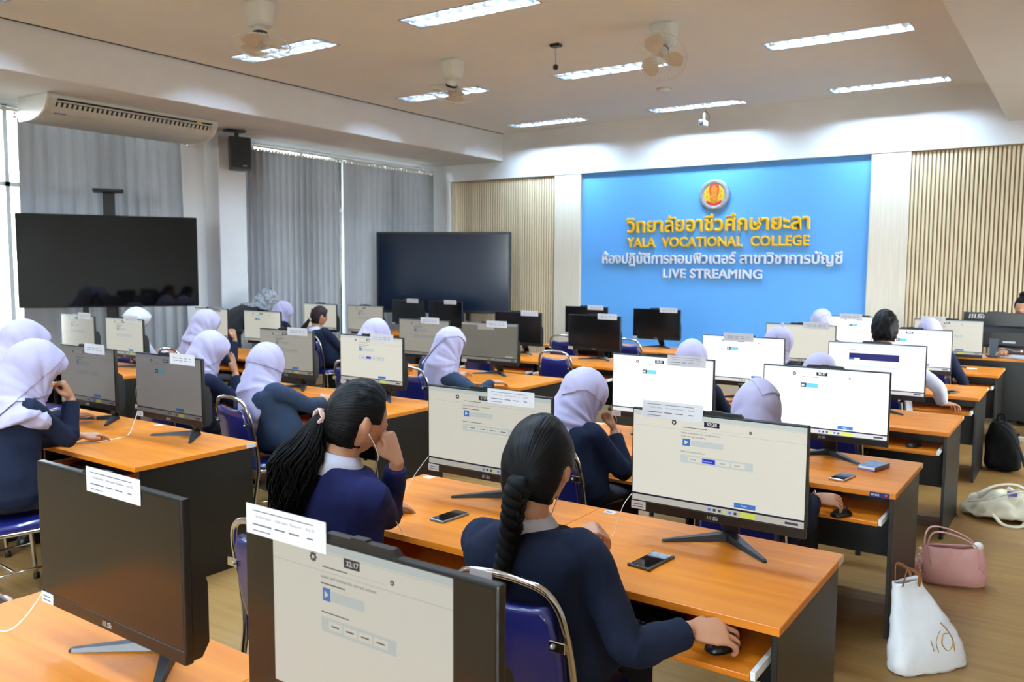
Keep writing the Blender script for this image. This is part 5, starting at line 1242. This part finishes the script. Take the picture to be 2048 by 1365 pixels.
# ================================================================== BAGS ON THE FLOOR
def cloth_loft(name, rings, m, parent, amp=.006, sub=True, seed=0, solid=.0):
    bm = bm_new(); skin(bm, rings_from(bm, rings), cap=(solid == 0)); me = to_mesh(bm, name, True)
    ob = bpy.data.objects.new('tmp', me)
    if sub: s = ob.modifiers.new('u','SUBSURF'); s.levels = 2
    if solid: s = ob.modifiers.new('o','SOLIDIFY'); s.thickness = solid
    out = evaluated(ob); bpy.data.objects.remove(ob); nn = [v.normal.copy() for v in out.vertices]
    for v,n in zip(out.vertices,nn): v.co += n*(amp*mnoise.noise(v.co*14+V((seed,0,0)))+amp*.5*mnoise.noise(v.co*30))
    return obj(name, out, m, parent, None)
def oval(cx, cy, z, w, d, rz=0., n=16, e=.6, sx=0.):
    out = []
    for k in range(n):
        a = 2*PI*k/n; x = w*math.copysign(abs(math.cos(a))**e,math.cos(a)); y = d*math.copysign(abs(math.sin(a))**e,math.sin(a))
        out.append((cx+x*math.cos(rz)-y*math.sin(rz), cy+x*math.sin(rz)+y*math.cos(rz), z+sx*x))
    return out
M_tote = mat('white_leatherette',(226,226,230),.5,var=.04,bump=.1,bscale=20); M_tan = mat('tan_leather',(140,88,50),.5,var=.12); M_foil = mat('gold_foil',(206,164,90),.3,metal=.7)
t = thing('tote_bag','white tote bag with gold script and tan handles leaning on the desk side','bag',(-.50,3.86,0))
rz = math.radians(52)
cloth_loft('bag_body', [oval(.02,-.02,.004,.19,.060,rz), oval(.015,-.02,.05,.195,.066,rz), oval(.0,.0,.13,.17,.055,rz), oval(-.045,.03,.22,.12,.04,rz,sx=.10), oval(-.085,.06,.30,.075,.026,rz,sx=.1), oval(-.085,.06,.335,.072,.024,rz,sx=.1)], M_tote, t, .008, seed=2, solid=.004)
for s in (-1,1):
    bm = bm_new(); c = V((-.085,.06,.32)); u = V((math.cos(rz),math.sin(rz),0)); v2 = V((-math.sin(rz),math.cos(rz),0))
    tube(bm, catmull([c-u*.045+v2*(s*.022), c-u*.04+v2*(s*.03)+V((0,0,.05)), c-u*.0+v2*(s*.034)+V((-.02,0,.075)), c+u*.035+v2*(s*.03)+V((0,0,.045)), c+u*.04+v2*(s*.022)-V((0,0,.01))],5), .008, 8, flat=.4); obj('handle', bm, M_tan, t)
bm = bm_new()      # gold script strokes on the side that faces the aisle and the camera
u = V((math.cos(rz),math.sin(rz),0)); nrm = V((math.sin(rz),-math.cos(rz),0)); o0 = V((.0,-.005,.12))+nrm*.066
def gp(a,z): return o0 + u*a + V((0,0,z)) + nrm*(.002-.05*max(0,z-.02)*1.2)
for pts in ([(-.01,-.03),(-.02,-.005),(-.03,.02)], [(.02,-.045),(.0,.0),(.005,.035),(.02,.06)], [(.05,-.03),(.03,.0),(.04,.04),(.075,.03),(.09,-.01),(.07,-.035),(.05,-.03)], [(.10,-.045),(.09,.0),(.06,.05),(.02,.09)]):
    tube(bm, catmull([gp(*p) for p in pts],5), .0035, 6, flat=.5)
obj('gold_script', bm, M_foil, t)
M_pink = mat('pink_leather',(204,150,146),.5,var=.06,bump=.08,bscale=18)
t = thing('handbag','pink leather handbag with beaded strap standing on the floor','bag',(-.52,4.98,0)); rz = math.radians(18)
cloth_loft('bag_body', [oval(.0,.0,.004,.155,.062,rz), oval(.0,.0,.04,.168,.070,rz), oval(.0,.0,.12,.160,.060,rz), oval(.0,.0,.195,.145,.042,rz,sx=.06), oval(.0,.0,.205,.140,.036,rz,sx=.06)], M_pink, t, .006, seed=4, solid=.004)
for s in (-1,1):
    bm = bm_new(); u = V((math.cos(rz),math.sin(rz),0)); v2 = V((-math.sin(rz),math.cos(rz),0))
    tube(bm, catmull([u*.11+v2*(s*.045)+V((0,0,.12)), u*.10+v2*(s*.05)+V((0,0,.22)), u*.02+v2*(s*.05)+V((-.02,0,.275)), u*-.08+v2*(s*.05)+V((-.03,0,.285)), u*-.14+v2*(s*.045)+V((0,0,.21)), u*-.12+v2*(s*.05)+V((0,0,.10))],6), .006, 8, flat=.55); obj('strap', bm, M_pink, t)
    bm = bm_new(); sphere(bm, u*.12+v2*(s*.06)+V((0,0,.115)), (.014,.014,.012), 10, 8); tube(bm,[u*.12+v2*(s*.06)+V((0,0,.115)),u*.135+v2*(s*.07)+V((0,0,.085))],[.006,.004],6); obj('strap_knot', bm, M_pink, t)
M_bead = mat('pearl_bead',(222,184,180),.25,var=.05)
bme = bm_new(); sphere(bme,(0,0,0),.011,10,8); bme = to_mesh(bme,'bead'); bme.materials.append(M_bead)
for k in range(8): inst('bead', bme, t, (-.155+.004*math.sin(k*2),-.085+.003*k,.185-k*.018))
bm = bm_new(); tube(bm,[( -.15+.016*math.cos(a),-.085,.035+.018*math.sin(a)) for a in [2*PI*k/20 for k in range(21)]],.003,6); obj('ring', bm, M_pink, t)
bm = bm_new(); sphere(bm,(.11,.02,.222),(.026,.022,.022),12,8); obj('scrunchie', bm, mat('sheer_white',(232,226,224),.5,var=.1), t)
bm = bm_new(); tube(bm,catmull([(-.16,-.05,.10),(-.20,-.06,.06),(-.21,-.04,.02)],4),[.03]*3+[.04]*3+[.02]*3,8); obj('charm', bm, M_pink, t)
M_cream = mat('cream_canvas',(216,208,186),.85,var=.08,bump=.25,bscale=25)
t = thing('canvas_bag','crumpled cream canvas bag lying on the floor','bag',(-.40,6.56,0))
cloth_loft('bag_body', [oval(.0,.0,.004,.27,.19,.2,20,.8), oval(.01,.0,.05,.28,.20,.2,20,.8), oval(.02,.02,.11,.22,.15,.3,20,.8), oval(.05,.04,.16,.14,.10,.4,20,.9), oval(.06,.05,.18,.07,.05,.4,20,1)], M_cream, t, .035, seed=6)
for pts in ([(-.2,-.12,.10),(-.1,-.17,.14),(.03,-.12,.19),(.12,-.02,.20)], [(-.05,-.2,.06),(.02,-.25,.01),(.12,-.24,.012),(.16,-.18,.06)], [(-.16,-.02,.14),(-.05,.05,.20),(.08,.08,.21),(.2,.02,.14)]):
    bm = bm_new(); tube(bm, catmull(pts,6), .018, 8, flat=.3); obj('strap', bm, M_cream, t)
bm = bm_new(); bx(bm,(.02,-.07,.165),(.08,-.05,.195),bevel=.003); obj('packet', bm, mat('purple_packet',(96,84,170),.4), t)
M_nylon = mat('black_nylon',(12,12,14),.85,var=.15,bump=.2,bscale=30,spec=.2)
t = thing('backpack','black backpack slumped on the floor against a desk side','bag',(-.52,8.10,0))
cloth_loft('pack_body', [oval(0,0,.005,.13,.11), oval(0,0,.06,.145,.13), oval(-.005,.01,.2,.135,.115), oval(-.02,.02,.32,.11,.085), oval(-.03,.03,.40,.07,.05), oval(-.03,.03,.42,.03,.02)], M_nylon, t, .012, seed=8)
bm = bm_new(); tube(bm, catmull([(-.02,-.06,.40),(.06,-.10,.34),(.13,-.12,.20),(.17,-.13,.08),(.22,-.15,.012),(.26,-.16,.01)],6), .022, 8, flat=.3); obj('shoulder_strap', bm, M_nylon, t)
bm = bm_new(); tube(bm, catmull([(-.06,.02,.41),(-.05,.02,.47),(-.01,.02,.475),(.0,.02,.41)],6), .010, 8); obj('top_handle', bm, M_nylon, t)
bm = bm_new(); bx(bm,(.235,-.175,.004),(.275,-.145,.016),bevel=.003); obj('buckle', bm, M_chrome, t)
t = thing('school_bag','pale patterned cloth bag on the seat edge at the left edge','bag',(-3.66,1.52,0))
M_pat = mat('patterned_canvas',(206,198,196),.8,var=.3,nscale=7,col2=(176,120,110))
cloth_loft('bag_body', [oval(0,0,.004,.15,.10), oval(0,0,.08,.16,.11), oval(0,0,.22,.15,.09), oval(0,0,.32,.13,.05), oval(0,0,.33,.12,.04)], M_pat, t, .010, seed=9, solid=.004)
bm = bm_new(); tube(bm, catmull([(.08,-.06,.32),(.06,-.10,.42),(-.02,-.10,.44),(-.08,-.06,.32)],6), .008, 8, flat=.4); obj('handle', bm, M_tan, t)

# ================================================================== PHONES, KEYBOARDS, MICE, CABLES
M_phglass = mat('phone_glass',(14,16,20),.06,var=.03,coat=.5)
def phone(loc, rz, label, case, w=.074, l=.158, bumper=False):
    t = thing('smartphone', label, 'phone', loc, math.radians(rz))
    bm = bm_new(); bx(bm,(-w/2,-l/2,0),(w/2,l/2,.010),bevel=.004,seg=2); obj('case', bm, case, t)
    bm = bm_new(); bx(bm,(-w/2+.005,-l/2+.006,.009),(w/2-.005,l/2-.006,.0112),bevel=.001); obj('screen', bm, M_phglass, t)
    if bumper:
        for sx in (-1,1):
            for sy in (-1,1):
                bm = bm_new(); sphere(bm,(sx*(w/2-.003),sy*(l/2-.003),.006),(.008,.008,.0065),10,6); obj('corner_bumper', bm, case, t)
    bm = bm_new(); bx(bm,(-.006,-l/2-.0006,.0035),(.006,-l/2+.001,.0065)); obj('charging_port', bm, M_gun, t)
    return t
phone((-1.185,2.565,DZ),-6,'black smartphone in a clear bumper case on the foreground desk', mat('smoky_case',(70,60,52),.25,coat=.5), .082,.165,True)
phone((-2.07,2.56,DZ),-4,'black and silver smartphone left of the braided girl', mat('silver_case',(150,150,152),.3,metal=.6))
phone((-.93,4.165,DZ),-8,'smartphone in a pinkish case on the third-row aisle desk', mat('rose_case',(190,150,140),.35))
phone((-.885,7.62,DZ),-20,'dark smartphone beside the boy on the fifth-row desk', M_gun)
t = thing('phone_box','purple and turquoise patterned phone wallet on the third-row aisle desk','wallet',(-.85,4.47,DZ),math.radians(-14))
bm = bm_new(); bx(bm,(-.045,-.08,0),(.045,.08,.006),bevel=.002); obj('back_cover', bm, mat('purple_cover',(110,70,170),.4), t)
bm = bm_new(); bx(bm,(-.043,-.076,.006),(.043,.078,.018),bevel=.003); obj('pages', bm, M_offwhite, t)
bm = bm_new(); bx(bm,(-.045,-.072,.018),(.045,.08,.022),bevel=.0015); obj('printed_cover', bm, mat('printed_cover',(110,190,190),.4,col2=(120,90,190),nscale=40), t)
bm = bm_new(); bx(bm,(.043,-.078,.0),(.047,.08,.022),bevel=.001); obj('spine', bm, mat('plum_spine',(92,40,60),.4), t)
KW,KD = .44,.13
key_bm = bm_new(); bx(key_bm,(-.0078,-.0078,0),(.0078,.0078,.007),bevel=.0016); key_me = to_mesh(key_bm,'key'); M_key = mat('key_cap',(26,26,28),.5); key_me.materials.append(M_key)
def keyboard(loc, rz, label, fine):
    t = thing('keyboard', label, 'keyboard', loc, math.radians(rz))
    bm = bm_new(); prism(bm,[(-KD/2,0),(KD/2,0),(KD/2,.020),(-KD/2,.012)],-KW/2,KW/2,plane='yz'); bmesh.ops.bevel(bm, geom=list(bm.edges), offset=.002, segments=1, affect='EDGES'); obj('base', bm, M_blackpl, t)
    spots = []
    for r in range(6):
        y = KD/2-.014-r*.0198
        for k in range(22):
            x = -KW/2+.014+k*.0196
            if k in (15,19) and r not in (0,): pass
            spots.append((x,y,.0125+.0075*(y+KD/2)/KD))
    if fine:
        for p in spots: inst('key', key_me, t, p)
    else:
        bm = bm_new()
        for p in spots: bx(bm,(p[0]-.0078,p[1]-.0078,p[2]),(p[0]+.0078,p[1]+.0078,p[2]+.006))
        o = obj('keys', bm, M_key, t); o['kind'] = 'stuff'
    return t
TZ = .571
keyboard((-1.22,2.37,TZ),0,'black keyboard on the tray before the braided girl',True)
keyboard((-2.14,4.10,TZ),0,'black keyboard on the tray before the cheek-resting girl',False)
keyboard((-4.42,2.42,TZ),0,'black keyboard on the tray under the large hijab girl',False)
def mouse(loc, rz, label):
    t = thing('computer_mouse', label, 'mouse', loc, math.radians(rz))
    bm = bm_new(); lists = []
    for y,w,h in ((-.056,.012,.010),(-.05,.024,.022),(-.025,.031,.034),(.005,.030,.037),(.035,.028,.029),(.052,.020,.016),(.057,.010,.009)):
        lists.append([(w*math.cos(a),y,max(.001,h*max(0,math.sin(a))**.8)) for a in [PI*k/10 for k in range(11)]]+[(-w*.6,y,.001),(w*.6,y,.001)])
    skin(bm, rings_from(bm, lists)); obj('shell', bm, M_blackpl, t, True)
    bm = bm_new(); tube(bm,[(-.004,.03,.034),(.004,.03,.034)],.009,10); obj('scroll_wheel', bm, M_gun, t)
    bm = bm_new(); tube(bm,[(0,.052,.012),(0,.02,.034),(0,-.0,.0375)],.0008,5); obj('button_seam', bm, M_rubber, t)
mouse((-.86,5.76,TZ),-25,'black mouse on the fourth-row aisle tray')
mouse((-.97,9.36,TZ),-10,'black mouse on the tray nearest the blue wall')
mouse((-.835,2.32,TZ),-30,'black mouse under the braided girl\'s hand')
mouse((-.875,3.93,TZ),-25,'black mouse under the bracelet-wearing hand')
def cable(pts, label, r=.0016, m=None):
    P0 = V(pts[0]); bm = bm_new(); tube(bm, [p-P0 for p in catmull(pts,7)], r, 6); o = obj('cable', bm, m or M_cable, None, True); o.location = P0; tag(o, label, 'cable'); return o
z = DZ+.002
cable([(-2.37,2.80,.87),(-2.43,2.77,.78),(-2.46,2.72,z),(-2.41,2.62,z),(-2.36,2.56,z),(-2.31,2.58,z),(-2.27,2.53,z),(-2.31,2.48,z),(-2.25,2.42,z),(-2.23,2.36,z),(-2.27,2.30,.70),(-2.2,2.27,.80)], 'white earphone cable wavering over the desk beside the wavy-haired girl')
cable([(-1.37,2.80,.86),(-1.405,2.78,.80),(-1.43,2.75,z),(-1.42,2.62,z),(-1.37,2.54,z),(-1.33,2.49,z),(-1.35,2.46,.74),(-1.39,2.45,.79)], 'white earphone cable from the 37:38 computer into the braided girl\'s hand')
cable([(-1.39,2.45,.79),(-1.34,2.46,.72),(-1.31,2.44,z),(-1.33,2.40,z),(-1.37,2.40,.72),(-1.42,2.36,.80),(-1.40,2.25,.86),(-1.32,2.15,.97),(-1.25,2.10,1.07)], 'thin white earphone cord hanging from the braided girl\'s ear')
cable([(-4.66,2.80,.84),(-4.68,2.78,.76),(-4.66,2.73,z),(-4.60,2.62,z),(-4.60,2.50,z),(-4.66,2.42,z),(-4.72,2.36,z),(-4.74,2.31,z)], 'white cable curving over the desk below the dim grey screen', .003)
cable([(-2.27,1.085,.84),(-2.31,1.07,.78),(-2.36,1.05,.72),(-2.40,1.03,z),(-2.46,1.01,z),(-2.55,.98,z)], 'white cable at the lower left corner beside the dark screen', .002)
cable([(-1.41,1.08,.80),(-1.45,1.06,.72),(-1.47,1.02,z),(-1.50,.95,z),(-1.52,.85,z)], 'white cable left of the 32:17 computer', .002)
cable([(-2.06,3.92,.93),(-2.03,3.92,.90),(-2.035,3.93,.86),(-2.01,3.93,.84),(-2.02,3.95,.80)], 'thin pinkish cord by the cheek-resting girl\'s fist', .0016, mat('pink_cord',(240,180,176),.5))
t = thing('charger','flat white charger brick on the desk at left','charger',(-4.86,2.52,DZ),math.radians(-12))
bm = bm_new(); bx(bm,(-.035,-.035,0),(.035,.035,.016),bevel=.005,seg=2); obj('shell', bm, M_whitepl, t)
bm = bm_new(); bx(bm,(-.034,-.034,.007),(.034,.034,.0085)); o = obj('seam', bm, M_offwhite, t); o.scale = (1.02,1.02,1)
bm = bm_new(); bx(bm,(-.0,0,0),(.095,.026,.014),bevel=.003); o = obj('name_plate', bm, M_whitepl); o.location = (-.98,9.55,DZ); tag(o,'small white eraser-like block on the desk nearest the blue wall','block')
